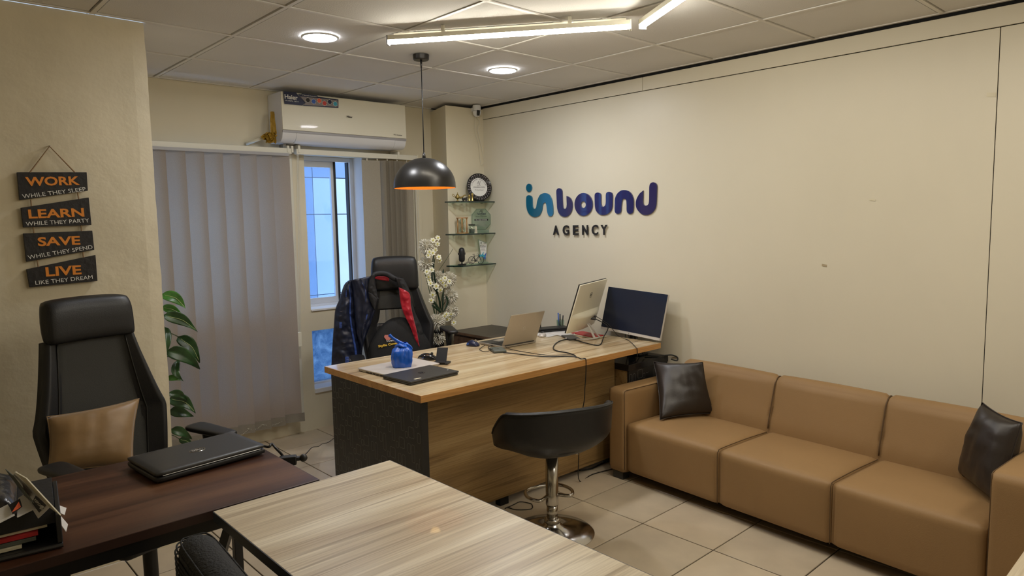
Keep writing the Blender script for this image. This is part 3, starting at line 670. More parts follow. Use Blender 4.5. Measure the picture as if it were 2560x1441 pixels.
# oil lamp
c = on(1144, 500, Z1, .225)
t = thing('brass_oil_lamp', 'small brass genie style oil lamp on the topmost shelf', 'oil lamp', tuple(c), -.3)
build('body', MB().lathe([(.014, 0), (.015, .002), (.004, .006), (.003, .012), (.014, .020), (.022, .030), (.019, .038), (.008, .041), (0, .041)], n=20), M['gold'], t, smooth=True)
build('lid', MB().lathe([(.014, .041), (.010, .048), (.003, .058), (.0015, .070), (0, .072)], n=16), M['gold'], t, smooth=True)
build('spout', MB().tube(catmull([(.018, 0, .026), (.038, 0, .030), (.055, 0, .044), (.070, 0, .047)], 4), [.009, .0085, .008, .007, .0065, .006, .0055, .005, .005, .0045, .004, .0045, .005], 8), M['gold'], t, smooth=True)
build('handle', MB().tube(catmull([(-.018, 0, .032), (-.034, 0, .036), (-.044, 0, .050), (-.036, 0, .056), (-.022, 0, .040)], 4), .0022, 6), M['gold'], t, smooth=True)
# toy cannon and bronze vases
c = on(1162, 500, Z1, .205)
t = thing('toy_cannon', 'tiny dark toy cannon with round wheel beside the brass lamp', 'ornament', tuple(c), .2)
for s in (-.014, .014): 
    build('wheel', MB().lathe([(.006, -.002), (.013, -.003), (.0135, .003), (.006, .002)], (0, s, .0137), 18, (0, 1, 0)), M['dgrey'], t, auto=40)
build('barrel', MB().tube([(-.028, 0, .018), (.0, 0, .020), (.030, 0, .028)], [.008, .007, .005], 10), M['dgrey'], t, smooth=True)
for k, (px, h) in enumerate(((1173, .050), (1181, .062))):
    c = on(px, 500, Z1, .21 - .012 * k)
    tag(build('bronze_vase', MB().lathe([(.011, 0), (.012, .004), (.007, .012), (.0075, h * .7), (.010, h * .8), (.007, h * .9), (.010, h)], (c.x, c.y, c.z), 16), M['gold'], smooth=True), ('short' if k == 0 else 'taller') + ' slim bronze vase in front of the round plate', 'vase')
# hourglass
c = on(1156, 583, Z2, .235)
t = thing('hourglass', 'hourglass in a pale wooden frame on the middle shelf', 'hourglass', tuple(c), .35)
h = .127
for z in (0, h - .008): build('plate', MB().prism([(.048 * math.cos(k * PI / 3), .048 * math.sin(k * PI / 3), z) for k in range(6)], (0, 0, .008)), M['bamboo'], t, bev=.001)
for k in range(4): a = k * PI / 2 + .5; build('post', MB().cyl((.036 * math.cos(a), .036 * math.sin(a), .008), (.036 * math.cos(a), .036 * math.sin(a), h - .008), .0052, 10), M['bamboo'], t, smooth=True)
build('glass_bulbs', MB().lathe([(.006, .009), (.022, .018), (.023, .030), (.014, .048), (.0025, .0635), (.014, .079), (.023, .097), (.022, .109), (.006, .118)], n=20), M['sg'], t, smooth=True)
build('sand', MB().lathe([(0, .012), (.016, .014), (.019, .020), (0, .038)], n=16), M['papery'], t, smooth=True)
# jar and small card
c = on(1180, 580, Z2, .215)
t = thing('glass_jar', 'small glass jar with black lid next to the hourglass', 'jar', tuple(c))
build('body', MB().lathe([(0, 0), (.022, 0), (.025, .004), (.025, .050), (.022, .056), (.022, .062)], n=24), M['sg'], t, auto=40)
build('contents', MB().lathe([(0, .002), (.021, .002), (.022, .034), (0, .036)], n=20), M['mgrey'], t, auto=40)
build('lid', MB().lathe([(0, .062), (.0265, .062), (.027, .064), (.027, .071), (0, .072)], n=24), M['black'], t, auto=40)
c = on(1186, 582, Z2, .195); Rz = Matrix.Rotation(-.15, 3, 'Z')
t = thing('name_card', 'small cream printed card leaning before the jar', 'card', tuple(c), -.25)
build('sheet', MB().prism([(-.018, 0, 0), (.026, 0, 0), (.026, .008, .055), (-.012, .008, .055), (-.018, .006, .045)], (0, .003, 0)), M['papery'], t)
mb = MB()
for k in range(5): mb.span((-.008, -.0006 + .0015 * k, .012 + k * .007), (.02, .0 + .0015 * k, .0135 + k * .007))
build('print_line', mb, M['greyp'], t)
# octagonal plaque
c = on(1204, 583, Z2, .250)
t = thing('glass_plaque', 'octagonal glass award plaque on the middle shelf', 'plaque', tuple(c), -.30)
oc = [(-.038, .024), (.038, .024), (.083, .068), (.083, .148), (.038, .196), (-.038, .196), (-.083, .148), (-.083, .068)]
build('plate', MB().prism([(x, 0, z) for x, z in oc], (0, .008, 0)), M['plaque'], t)
mb = MB()
for (xa, za), (xb, zb) in zip(oc, oc[1:] + oc[:1]): mb.tube([(xa * .95, -.0008, .11 + (za - .11) * .95), (xb * .95, -.0008, .11 + (zb - .11) * .95)], .0009, 4)
build('border_line', mb, M['dgrey'], t)
build('foot', MB().span((-.055, -.03, 0), (.055, .03, .024)), M['plaque'], t, bev=.002)
ox = V((math.cos(-.30), math.sin(-.30), 0)); on_ = V((math.sin(-.30), -math.cos(-.30), 0)); oo = V(c)
def po_(x, z): return oo + ox * x + V((0, 0, z)) + on_ * .001
lettering('AJ', po_(-.018, .166), po_(.018, .166), .022, on_, M['blackp'], t, shear=.3)
lettering('TechXhibit', po_(-.040, .148), po_(.040, .148), .013, on_, M['navyp'], t, bold=.02)
lettering('2023', po_(-.008, .138), po_(.008, .138), .004, on_, M['blackp'], t)
lettering('Souvenir of Appreciation', po_(-.050, .128), po_(.050, .128), .007, on_, M['blackp'], t, shear=.25)
build('name_band', MB().span((-.060, -.0015, .098), (.060, -.0002, .112)), M['blackp'], t)
lettering('MR. ZAIN NAVEED', po_(-.050, .101), po_(.050, .101), .008, on_, M['whitep'], t, lift=.001)
mb = MB()
for z, w_ in ((.088, .05), (.078, .028), (.068, .045), (.060, .05), (.052, .04)): mb.span((-w_, -.0008, z), (w_, -.0002, z + .002))
build('print_line', mb, M['greyp'], t)
# trapezoid plaque on the lowest shelf
c = on(1208, 656, Z3, .27)
t = thing('award_trophy', 'white tapered award trophy with blue swoosh on the lowest shelf', 'trophy', tuple(c), -.2)
build('plate', MB().prism([(-.022, 0, .012), (.026, 0, .010), (.040, 0, .165), (-.040, 0, .195)], (0, .008, 0)), M['plaque'], t)
build('print_sheet', MB().prism([(-.018, -.0006, .055), (.028, -.0006, .045), (.036, -.0006, .160), (-.036, -.0006, .188)], (0, -.0006, 0)), M['whitep'], t)
build('swoosh', MB().prism([(.020, -.0016, .025), (.030, -.0016, .085), (.0, -.0016, .055), (-.018, -.0016, .06), (.005, -.0016, .04)], (0, -.0005, 0)), M['bluep'], t)
build('swoosh', MB().prism([(-.018, -.0022, .062), (.006, -.0022, .095), (.002, -.0022, .07), (.024, -.0022, .055), (.0, -.0022, .045)], (0, -.0005, 0)), M['cyanp'], t)
build('foot', MB().span((-.035, -.025, 0), (.035, .025, .011)), M['plaque'], t, bev=.002)
ox = V((math.cos(-.2), math.sin(-.2), 0)); on_ = V((math.sin(-.2), -math.cos(-.2), 0)); oo = V(c)
lettering('AJ', po_(-.026, .160), po_(-.008, .160), .014, on_, M['blackp'], t, shear=.3)
lettering('TECH', po_(.006, .160), po_(.028, .158), .006, on_, M['blackp'], t)
lettering('Mr. Zain Naveed', po_(-.027, .136), po_(.028, .135), .009, on_, M['blackp'], t, shear=.3)
mb = MB()
for z, w_ in ((.126, .026), (.118, .016), (.110, .018), (.102, .024)): mb.span((-w_, -.002, z), (w_, -.001, z + .002))
build('print_line', mb, M['greyp'], t)
# microphone
c = on(1155, 661, Z3, .205)
t = thing('microphone', 'black desktop microphone on the lowest shelf', 'microphone', tuple(c), 0)
build('base', MB().lathe([(0, 0), (.034, 0), (.036, .004), (.030, .009), (0, .010)], n=28), M['black'], t, auto=40)
build('stem', MB().lathe([(.006, .009), (.005, .030), (0, .032)], n=12), M['black'], t, smooth=True)
build('body', MB().lathe([(.010, .026), (.020, .032), (.0245, .045), (.0245, .110), (.021, .128), (.012, .138), (0, .140)], n=28), M['black'], t, smooth=True)
build('yoke', MB().span((-.031, -.008, .082), (-.024, .008, .100)).span((.024, -.008, .082), (.031, .008, .100)), M['dgrey'], t)
# model bicycle
c = on(1190, 657, Z3, .215)
t = thing('model_bicycle', 'miniature black bicycle model leaning before the award trophy', 'model bicycle', tuple(c), -.12)
r_ = .030
def ring(cx, cz, r, w_, n=28, y=0): return MB().tube([(cx + r * math.cos(2 * PI * k / n), y, cz + r * math.sin(2 * PI * k / n)) for k in range(n + 1)], w_, 6, cap=False)
for cx in (-.042, .046):
    wv = build('wheel', ring(cx, r_ + .0015, r_, .0021), M['black'], t, smooth=True)
    mb = MB()
    for k in range(12): a = k * PI / 6; mb.tube([(cx, 0, r_ + .0015), (cx + r_ * math.cos(a), 0, r_ + .0015 + r_ * math.sin(a))], .0007, 4)
    build('spokes', mb, M['chrome'], wv)
A_, B_, S_, H_, Q_ = (-.042, 0, .0315), (-.006, 0, .030), (-.016, 0, .066), (.030, 0, .066), (.046, 0, .0315)
mb = MB()
for a, b in ((A_, B_), (A_, S_), (B_, S_), (S_, H_), (B_, H_), (H_, Q_), (H_, (.027, 0, .078)), (S_, (-.018, 0, .078))): mb.tube([a, b], .0022, 6)
build('frame', mb, M['black'], t)
build('saddle', MB().prism([(-.030, -.004, .079), (-.008, -.001, .079), (-.008, .001, .079), (-.030, .004, .079)], (0, 0, .003)), M['black'], t)
build('handlebar', MB().tube([(.015, -.014, .080), (.025, -.010, .082), (.027, 0, .079), (.025, .010, .082), (.015, .014, .080)], .0012, 6), M['black'], t, smooth=True)
build('basket', MB().prism([(.034, -.009, .058), (.050, -.009, .058), (.054, -.009, .074), (.030, -.009, .074)], (0, .018, 0)), M['cyanp'], t)
build('chain_guard', MB().lathe([(0, -.001), (.010, -.001), (.010, .001), (0, .001)], (-.004, -.003, .028), 14, (0, 1, 0)), M['dgrey'], t)
# chrome ornament
c = on(1172, 662, Z3, .190)
t = thing('chrome_ornament', 'bright chrome ornament lying between microphone and model bicycle', 'ornament', tuple(c), -.1)
build('body', MB().tube(catmull([(-.045, 0, .010), (-.02, 0, .016), (0, 0, .024), (.02, 0, .018), (.045, 0, .006)], 4), [.003, .004, .005, .006, .006, .006, .006, .006, .0055, .005, .005, .0045, .004, .0035, .003, .003, .003], 8), M['chrome'], t, smooth=True)
build('arm', MB().tube(catmull([(-.02, 0, .012), (-.04, -.006, .004), (-.055, -.01, .004)], 4), .003, 6), M['chrome'], t, smooth=True)
# ================================================================== SOFA
t = thing('sofa', 'long tan leatherette three-seat sofa along the wall under the logo', 'sofa', (1.753, -1.498, 0), math.atan2(-.9973, -.0735))
SL = [.130, .757, 1.345, 1.940]; SD = .60; AH = .545
def soft_box(x0, x1, y0, y1, z0, z1, r=.03, crown=.0, n=14, rx=None):
    mb = MB(); cx, cy, cz = (x0 + x1) / 2, (y0 + y1) / 2, (z0 + z1) / 2; h = V(((x1 - x0) / 2, (y1 - y0) / 2, (z1 - z0) / 2))
    bm = bmesh.new(); bmesh.ops.create_cube(bm, size=2); bmesh.ops.subdivide_edges(bm, edges=bm.edges, cuts=n, use_grid_fill=True)
    vs = []
    for v in bm.verts:
        q = V((v.co.x * h.x, v.co.y * h.y, v.co.z * h.z)); rv = (rx or r, r, r); core = V([max(-(h[i] - rv[i]), min(h[i] - rv[i], q[i])) for i in range(3)])
        d = V([(q[i] - core[i]) / rv[i] for i in range(3)])
        if d.length > 1e-6: d.normalize(); q = core + V([d[i] * rv[i] for i in range(3)])
        u, w_, k = v.co.x, v.co.y, v.co.z
        if crown: q.z += crown * (1 - u * u) * (1 - w_ * w_) * (k > 0) * k; q.y -= crown * .5 * (1 - u * u) * (1 - k * k) * (w_ < 0)
        vs.append(q + V((cx, cy, cz)))
    bm.verts.index_update(); mb.add(vs, [tuple(v.index for v in f.verts) for f in bm.faces]); bm.free(); return mb
# arms
for a0, a1 in ((0, .127), (1.943, 2.085)):
    a = build('arm', soft_box(a0, a1, 0.0, SD, .045, AH if a0 < 1 else .575, .020, .004), M['sofa'], t, smooth=True)
    ah = AH if a0 < 1 else .575; e_ = .0058
    for xx_ in (a0 + e_, a1 - e_): build('piping', MB().tube([(xx_, e_, .07), (xx_, e_, ah - .018), (xx_, e_ + .004, ah - .009), (xx_, e_ + .016, ah - e_ + .001), (xx_, SD - .03, ah - e_ + .001)], .0022, 6), M['seam'], a, smooth=True)
for k in range(3):
    a0, a1 = SL[k] + .0003, SL[k + 1] - .0003
    build('seat_cushion', soft_box(a0, a1, .006, .50, .055, .355, .036, .012, 18, .007), M['sofa'], t, smooth=True)
    prof_ = [(.462, .32), (.468, .40), (.490, .48), (.508, .545), (.522, .595), (.535, .628), (.556, .650), (.580, .654), (.598, .640), (.606, .60), (.606, .32)]
    pc = catmull([V((0, y, z)) for y, z in prof_], 3)
    def bk(u, v, a0=a0, a1=a1):
        i = v * (len(pc) - 1); i0 = int(min(i, len(pc) - 2)); p = pc[i0].lerp(pc[i0 + 1], i - i0); e = abs(2 * u - 1)
        sh = .014 * max(0, (e - .90) / .10) ** 2.2
        mid = V((0, .545, .45)); dr = (p - mid); p = p - dr.normalized() * sh * (p.z > .34)
        fold = .003 * math.sin(40 * u + 3) * math.exp(-((p.z - .39) / .025) ** 2)
        return (a0 + (a1 - a0) * u, p.y - .006 * (1 - e * e) * (p.y < .53) + fold, p.z + .004 * (1 - e ** 2) * (p.z > .6))
    bc_ = MB().grid(bk, 26, len(pc) - 1)
    for e_ in (0, 1): bc_.grid(lambda u, v, e_=e_: V(bk(e_, v)).lerp(V(((a0, a1)[e_], .56, .40)), u), 3, len(pc) - 1)
    build('back_cushion', bc_, M['sofa'], t, auto=60)
for x in SL[1:3]:
    build('piping', MB().tube([(x, p.y - .001 if p.y < .53 else p.y, p.z - .009 * (p.z > .62)) for p in pc[2:-6]], .0035, 6), M['seam'], t, smooth=True)
    build('piping', MB().tube(catmull([(x, .005, .07), (x, .001, .315), (x, .012, .343), (x, .035, .354), (x, .25, .357), (x, .455, .352)], 5), .0022, 6), M['seam'], t, smooth=True)
build('base_frame', MB().span((.03, .06, .05), (2.05, .58, .12)), M['dark'], t)
build('back_frame', MB().span((.0, .560, .10), (2.085, SD + .002, .535)), M['sofa'], t, bev=.01)
for x in (.06, 2.03):
    for y in (.045, .54): build('leg', MB().box((x, y, .0225), (.075, .06, .045)), M['dgrey'], t, bev=.003)
def pillow(name, label, c, th, m, mname='pillow', seed=0, wr=.006, group=None, pinch=.022, cat='cushion'):
    c = [V(q) for q in c]; n = (c[1] - c[0]).cross(c[3] - c[0]).normalized(); N = 22
    def f(sgn):
        def g(u, v):
            a, b = 2 * u - 1, 2 * v - 1
            ui = u + pinch * 3.2 * (-a) * (1 - b * b) * abs(a) ** 3 * .5; vi = v + pinch * 3.2 * (-b) * (1 - a * a) * abs(b) ** 3 * .5
            p = c[0].lerp(c[1], ui).lerp(c[3].lerp(c[2], ui), vi)
            h = (max(0, 1 - abs(a) ** 2.6) * max(0, 1 - abs(b) ** 2.6)) ** .55
            ed = (1 - max(abs(a), abs(b)) ** 6)
            wn = (nz((u * 7, v * 2.5, seed + sgn)) + .6 * nz((u * 3, v * 9, seed + 4 + sgn)) + .4 * nz((u * 14, v * 12, seed))) * wr * ed
            return p + n * sgn * (th * h + wn * (1 if h > .02 else 0))
        return g
    o = build(mname, MB().grid(f(1), N, N).grid(f(-1), N, N), m, smooth=True)
    if label: tag(o, label, cat, group)
    e = []
    for k in range(4 * N):
        s_, q = divmod(k, N); q /= N; u, v = ((q, 0), (1, q), (1 - q, 1), (0, 1 - q))[s_]; e.append(f(0)(u, v))
    build('seam', MB().tube(e + [e[0]], .0022, 6, cap=False), m, o, smooth=True)
    return o
pillow('cushion', 'dark brown leather cushion propped in the sofa corner next to the desk', [hz(1650, 1050, .372), hz(1786, 1035, .372), hz(1757, 906, .685), hz(1634, 905, .655)], .052, M['brownleather'], 'cushion', 3, .006, 'leather cushions on the sofa')
pillow('cushion', 'dark brown leather cushion leaning on the sofa arm nearest the camera', [hz(2397, 1184, .372), hz(2500, 1270, .372), hz(2556, 1058, .700), hz(2455, 1006, .735)], .060, M['brownleather'], 'cushion', 12, .007, 'leather cushions on the sofa')

# ================================================================== BAR STOOL
t = thing('bar_stool', 'black bucket-seat bar stool on a chrome pedestal in front of the desk', 'bar stool', (.972, -1.785, 0), math.radians(-22))
build('base', MB().lathe([(.205, 0), (.206, .004), (.195, .012), (.13, .024), (.06, .036), (.042, .050), (.036, .060), (0, .060)], n=56), M['chrome'], t, auto=60)
build('collar', MB().lathe([(.034, .058), (.041, .062), (.042, .070), (.036, .078), (.030, .080)], n=32), M['chrome'], t, smooth=True)
build('lower_pole', MB().lathe([(.027, .06), (.027, .150)], n=28), M['chrome'], t, smooth=True)
build('upper_pole', MB().lathe([(.031, .145), (.0315, .150), (.031, .154), (.031, .42)], n=32), M['chrome'], t, smooth=True)
fr_ = catmull([(-.030, .0, .190), (-.085, -.035, .19), (-.118, .03, .19), (-.09, .11, .19), (0, .135, .19), (.09, .11, .19), (.118, .03, .19), (.085, -.035, .19), (.030, 0, .190)], 7)
build('footrest', MB().tube(fr_, .0085, 10), M['chrome'], t, smooth=True)
build('lever', MB().tube([(.02, 0, .405), (.10, -.02, .40), (.13, -.03, .392)], .0045, 8), M['chrome'], t, smooth=True)
build('seat_plate', MB().box((0, 0, .425), (.16, .16, .012)), M['steel'], t)
def shell(off):
    def f(u, v):
        a = (u - .5) * 2                         # -1..1 around the back
        g = a * 1.72; top = .672 - .040 * a * a - .11 * (max(0, abs(a) - .70) / .30) ** 1.6
        z = .418 + (top - .418) * v
        wdt = .125 + .152 * math.sin(min(1, v * 1.9) * PI / 2) ** .8 + .012 * v
        rr_ = wdt + off; e = 1 + .0
        x = rr_ * math.copysign(abs(math.sin(g)) ** .72, g) if g else 0
        y = -(rr_ * .86) * math.copysign(abs(math.cos(g)) ** .85, math.cos(g))
        return (x, y - .0, z)
    return f
sh = MB(); o_, i_ = shell(0), shell(-.032)
sh.grid(lambda u, v: o_(u, v), 44, 14).grid(lambda u, v: i_(u, v), 44, 14)
sh.grid(lambda u, v: (lambda a, b: a.lerp(b, v) + V((0, 0, .012 * math.sin(PI * v))))(V(o_(u, 1)), V(i_(u, 1))), 44, 4)
for e in (0, 1): sh.grid(lambda u, v, e=e: V(o_(e, u)).lerp(V(i_(e, u)), v), 14, 3)
sh.grid(lambda u, v: V((0, 0, .416)).lerp(V(o_(u, 0)), v), 44, 3)
build('backrest', sh, M['leather'], t, smooth=True)
build('piping', MB().tube([V(o_(k / 44, 1)) + V((0, 0, .004)) for k in range(45)], .004, 6), M['leather'], t, smooth=True)
build('seat', MB().lathe([(0, .44), (.18, .44), (.205, .46), (.205, .485), (.18, .50), (0, .505)], (0, .02, 0), 36), M['leather'], t, smooth=True)

# ================================================================== MAIN DESK
DZ = .75
t = thing('executive_desk', 'large oak-topped desk with black patterned end panel and wood front', 'desk', (.40, -1.52, 0), math.radians(-.6))
Ld, Wd = 1.815, .925
build('desktop', MB().span((0, 0, DZ - .034), (Ld, Wd, DZ)), M['desktop'], t, bev=.0015, seg=1)
build('edge_band', MB().span((-.002, -.002, DZ - .034), (Ld + .002, 0, DZ - .001)), M['edge'], t)
build('edge_band', MB().span((-.0025, 0, DZ - .0345), (0, Wd, DZ - .001)), M['edge'], t)
build('edge_band', MB().span((Ld, 0, DZ - .0345), (Ld + .0025, Wd, DZ - .001)), M['edge'], t)
ep = build('end_panel', MB().span((.020, .035, 0), (.060, Wd - .03, DZ - .034)), M['laminate'], t, bev=.001)
def rrect(cx, cz, w_, h_, r=.009, n=4):
    q = []
    for sx, sz, a0 in ((1, 1, 0), (-1, 1, PI / 2), (-1, -1, PI), (1, -1, 1.5 * PI)):
        for k in range(n + 1): a = a0 + k * PI / 2 / n; q.append((cx + sx * (w_ / 2 - r) + r * math.cos(a), cz + sz * (h_ / 2 - r) + r * math.sin(a)))
    return q
def pattern(fn, W_, H_, x0=0, z0=0, r=.0012):
    mb = MB(); px_, pz_ = .084, .205
    for i in range(-2, int(W_ / px_) + 3):
        for j in range(-3, int(H_ / pz_) + 4):
            bx_, bz_ = i * px_, j * pz_ - i * .068 % pz_
            for dx, dz, w_, h_ in ((.0, .0, .046, .052), (.040, -.018, .022, .030), (-.012, -.100, .024, .086), (.022, -.082, .024, .048)):
                q = rrect(x0 + bx_ + dx, z0 + bz_ + dz, w_, h_, .0075, 3)
                q = q + [q[0]]
                for a, b in zip(q, q[1:]):
                    if min(a[0], b[0]) < .003 or max(a[0], b[0]) > W_ - .003 or min(a[1], b[1]) < .003 or max(a[1], b[1]) > H_ - .003: continue
                    A, B = fn(*a), fn(*b); d = (B - A)
                    if d.length < 1e-6: continue
                    nn = fn.n; s_ = nn.cross(d.normalized()) * r
                    mb.v += [A - s_, A + s_, B + s_, B - s_]; k = len(mb.v); mb.f.append((k - 4, k - 3, k - 2, k - 1))
    return mb
def fn(x, z): return V((.0195, .035 + x, z))
fn.n = V((-1, 0, 0))
tag(build('pattern_line', pattern(fn, Wd - .065, DZ - .036), M['lamline'], ep, weld=False), kind='stuff')
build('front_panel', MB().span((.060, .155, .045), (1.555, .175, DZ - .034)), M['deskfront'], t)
build('foot_block', MB().span((.60, .16, .0), (.66, .20, .045)), M['dark'], t)
build('rear_leg_panel', MB().span((1.515, .19, .0), (1.555, Wd - .05, DZ - .034)), M['laminate'], t)
# side box at the far end
t = thing('side_pedestal', 'low pedestal box with black patterned front beneath the end of the desk by the sofa', 'cabinet', (1.965, -1.485, 0), 0)
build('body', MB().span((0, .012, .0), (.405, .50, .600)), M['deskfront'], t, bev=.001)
build('top', MB().span((-.006, -.004, .600), (.408, .50, .640)), M['blackg'], t, bev=.002)
fp = build('front_panel', MB().span((0, 0, .0), (.405, .012, .600)), M['laminate'], t)
def fn2(x, z): return V((x, -.0005, z))
fn2.n = V((0, -1, 0))
tag(build('pattern_line', pattern(fn2, .405, .60, .03, .02, .0011), M['lamline'], fp, weld=False), kind='stuff')
# rear cabinet along the logo wall
t = thing('low_cabinet', 'low brown cabinet with black top standing under the glass shelves', 'cabinet', (1.955, -.60, 0), 0)
build('top', MB().span((-.01, 0, .650), (.412, .85, .668)), M['ebony'], t, bev=.001)
build('top_edge', MB().span((-.013, -.002, .649), (-.0102, .85, .667)), M['cabwood'], t)
build('body', MB().span((.012, .01, .0), (.41, .845, .6495)), M['cabwood'], t)
for k in range(2): 
    d = build('door', MB().span((.0, .015 + k * .415, .06), (.012, .42 + k * .415, .632)), M['cabwood'], t, bev=.001)
    build('handle', MB().span((-.012, .39 + k * .05, .42), (0, .40 + k * .05, .52)), M['steel'], d)

# ================================================================== THINGS ON THE MAIN DESK
Zd = DZ + .0012
def dk(px, py, h=0): return hz(px, py, Zd + h)
def frame_from(o, ex):
    rz = math.atan2(ex.y, ex.x); return o, rz
def laptop_closed(name, label, p0, p1, depth, th, body, lid, flip=1):
    p0, p1 = V(p0), V(p1); rz = math.atan2(p1.y - p0.y, p1.x - p0.x); L_ = (p1 - p0).length
    t = thing(name, label, 'laptop', tuple(p0), rz)
    build('base', MB().span((.003, .003, .0), (L_ - .003, depth - .003, th * .5)), body, t, bev=.003, seg=3)
    ld = build('lid', MB().span((0, 0, th * .56), (L_, depth, th)), lid, t, bev=.0025, seg=3)
    build('hinge', MB().span((.03, depth - .008, th * .45), (L_ - .03, depth - .002, th * .6)), M['black'], t)
    return t, ld, L_, V((math.cos(rz), math.sin(rz), 0)), V((-math.sin(rz), math.cos(rz), 0)), p0
t, ld, L_, ex, ey, o0 = laptop_closed('silver_laptop', 'closed silver laptop lying flat beneath the blue plastic bag', (.486, -1.086, Zd), (.846, -1.066, Zd), .245, .016, M['silver'], M['silverw'])
for k in range(5): build('port', MB().span((-.0006, .03 + k * .030, .003), (.0032, .047 + k * .030, .0065)), M['black'], t)
t, ld, L_, ex, ey, o0 = laptop_closed('black_laptop', 'closed matte black laptop at the desk corner, touching the silver one', (.474, -1.330, Zd), (.785, -1.312, Zd), .232, .020, M['dgrey'], M['dgrey'])
c_ = o0 + ex * .16 + ey * .115 + V((0, 0, .0205))
def hplogo(c, ex, ey, n, r, m, par):
    q = [c + ex * math.cos(k * PI / 12) * r + ey * math.sin(k * PI / 12) * r for k in range(25)]
    mb = MB()
    for a, b in zip(q, q[1:]): mb.prism([a, b, c + (b - c) * .90, c + (a - c) * .90], n * .0006)
    for dx in (-.30, .28):
        for p_, q_ in (((-.10, .75 if dx < 0 else .32), (-.30, -.32 if dx < 0 else -.75)), ((.12, .30), (-.04, -.32))): mb.tube([c + ex * (dx + p_[0]) * r + ey * p_[1] * r, c + ex * (dx + q_[0]) * r + ey * q_[1] * r], r * .05, 4)
    build('logo', mb, m, par, world=True)
hplogo(c_, ex, ey, V((0, 0, 1)), .018, M['blackg'], ld)
build('asset_label', MB().prism([(.045, .020, .0202), (.085, .020, .0202), (.085, .033, .0202), (.045, .033, .0202)], (0, 0, .0004)), M['papery'], ld)
build('small_label', MB().prism([(.285, .06, .0202), (.294, .06, .0202), (.294, .064, .0202), (.285, .064, .0202)], (0, 0, .0004)), M['whitep'], ld)
# blue plastic bag
c = V((.655, -.985, Zd + .0165))
t = thing('plastic_bag', 'knotted bright blue plastic bag with contents standing on the silver laptop', 'bag', tuple(c), -.45)
def bagf(u, v):
    a = 2 * PI * u; z = .122 * v
    w_ = (.050 + .010 * math.sin(PI * min(1, v * 1.15))) * (1 if v < .68 else max(.16, math.cos((v - .68) / .32 * 1.42)))
    sq = 1 / max(abs(math.cos(a)), abs(math.sin(a))) ** .62
    fold = 1.03 + .14 * nz((math.cos(a) * 1.6, math.sin(a) * 1.6, v * 1.6), 1, 4) - .22 * abs(nz((math.cos(a) * 3.2, math.sin(a) * 3.2, v * 1.4), 1, 11)) * (.35 + v) + .07 * abs(nz((math.cos(a) * 6, math.sin(a) * 6, v * 3.5 + a), 1, 9))
    return (w_ * sq * fold * math.cos(a) * .92 + .006 * v, w_ * sq * fold * math.sin(a) * .80, z + .004 * nz((u * 8, v * 5, 2)))
build('body', MB().grid(bagf, 96, 40, cu=True).add([bagf(k / 96, 0) for k in range(96)], [tuple(range(96))]), M['bag'], t, smooth=True)
mb = MB(); kn = V((.0, 0, .117))
mb.tube(catmull([kn + V((.010, 0, .0)), kn + V((-.012, .01, .014)), kn + V((-.032, .018, .030)), kn + V((-.050, .026, .045)), kn + V((-.056, .030, .054))], 5), [.016, .015, .014, .013, .012, .011, .0105, .010, .0095, .009, .0085, .008, .008, .0085, .009, .0095, .010, .010, .011, .010, .004], 7, sx=.6)
build('twisted_handle', mb, M['bag'], t, smooth=True)
mb = MB(); mb.grid(lambda u, v: V((.005, 0, .105)) + V((math.cos(2 * PI * u) * (.022 + .014 * math.sin(PI * v) + .006 * math.sin(6 * PI * u)), math.sin(2 * PI * u) * (.018 + .014 * math.sin(PI * v)), -.006 + .024 * v + .006 * math.sin(4 * PI * u)) ), 28, 5, cu=True)
build('knot_folds', mb, M['bag'], t, smooth=True, sol=.001)
mb = MB(); mb.tube(catmull([(.015, .0, .118), (.040, -.012, .112), (.052, -.016, .096), (.040, -.006, .086), (.02, 0, .098)], 5), .007, 7, sx=.5)
build('loop_handle', mb, M['bag'], t, smooth=True)
# gaming mouse near the silver laptop
def mouse(name, label, c, rz, L_, W_, H_, m1, m2, side=None):
    t = thing(name, label, 'computer mouse', tuple(c), rz)
    def f(u, v):
        a = PI * v; x = (u - .5) * L_; s_ = max(0.0, 1 - abs(2 * u - 1) ** 2.4) ** .45
        w_ = W_ / 2 * s_ * (1 - .12 * math.sin(PI * u)); h = H_ * s_ * (.62 + .38 * math.sin(PI * min(1, u * .9 + .15)))
        return (x, -w_ * math.cos(a), h * math.sin(a) ** .7 + .001)
    build('shell', MB().grid(f, 20, 14).grid(lambda u, v: V(f(u, 0)).lerp(V(f(u, 1)), v), 20, 2), m1, t, smooth=True)
    build('wheel', MB().lathe([(0, -.003), (.008, -.003), (.008, .003), (0, .003)], (L_ * .22, 0, H_ * .92), 16, (0, 1, 0)), m2, t, auto=40)
    build('centre_strip', MB().grid(lambda u, v: V(f(.30 + .5 * u, .46 + .08 * v)) + V((0, 0, .0008)), 8, 2), m2, t, smooth=True)
    if side: 
        for y in (.10, .88): build('side_panel', MB().grid(lambda u, v: V(f(.06 + .28 * u, y - .06 + .12 * v)) + V((0, (-.0008 if y < .5 else .0008), 0)), 6, 4), side, t, smooth=True)
    return t
mouse('gaming_mouse', 'black gaming mouse with silver flashes behind the silver laptop', V((.905, -.872, Zd)), -.75, .118, .066, .036, M['blackg'], M['dgrey'], M['chrome'])
mouse('blue_mouse', 'small dark blue and black mouse in front of the open laptop corner', V((1.355, -.735, Zd)), -1.3, .090, .062, .036, M['navyp'], M['silver'], M['bluep'])
mouse('white_mouse', 'white mouse near the papers behind the open laptop', V((1.895, -.815, Zd)), .6, .090, .055, .024, M['silverw'], M['dgrey'])
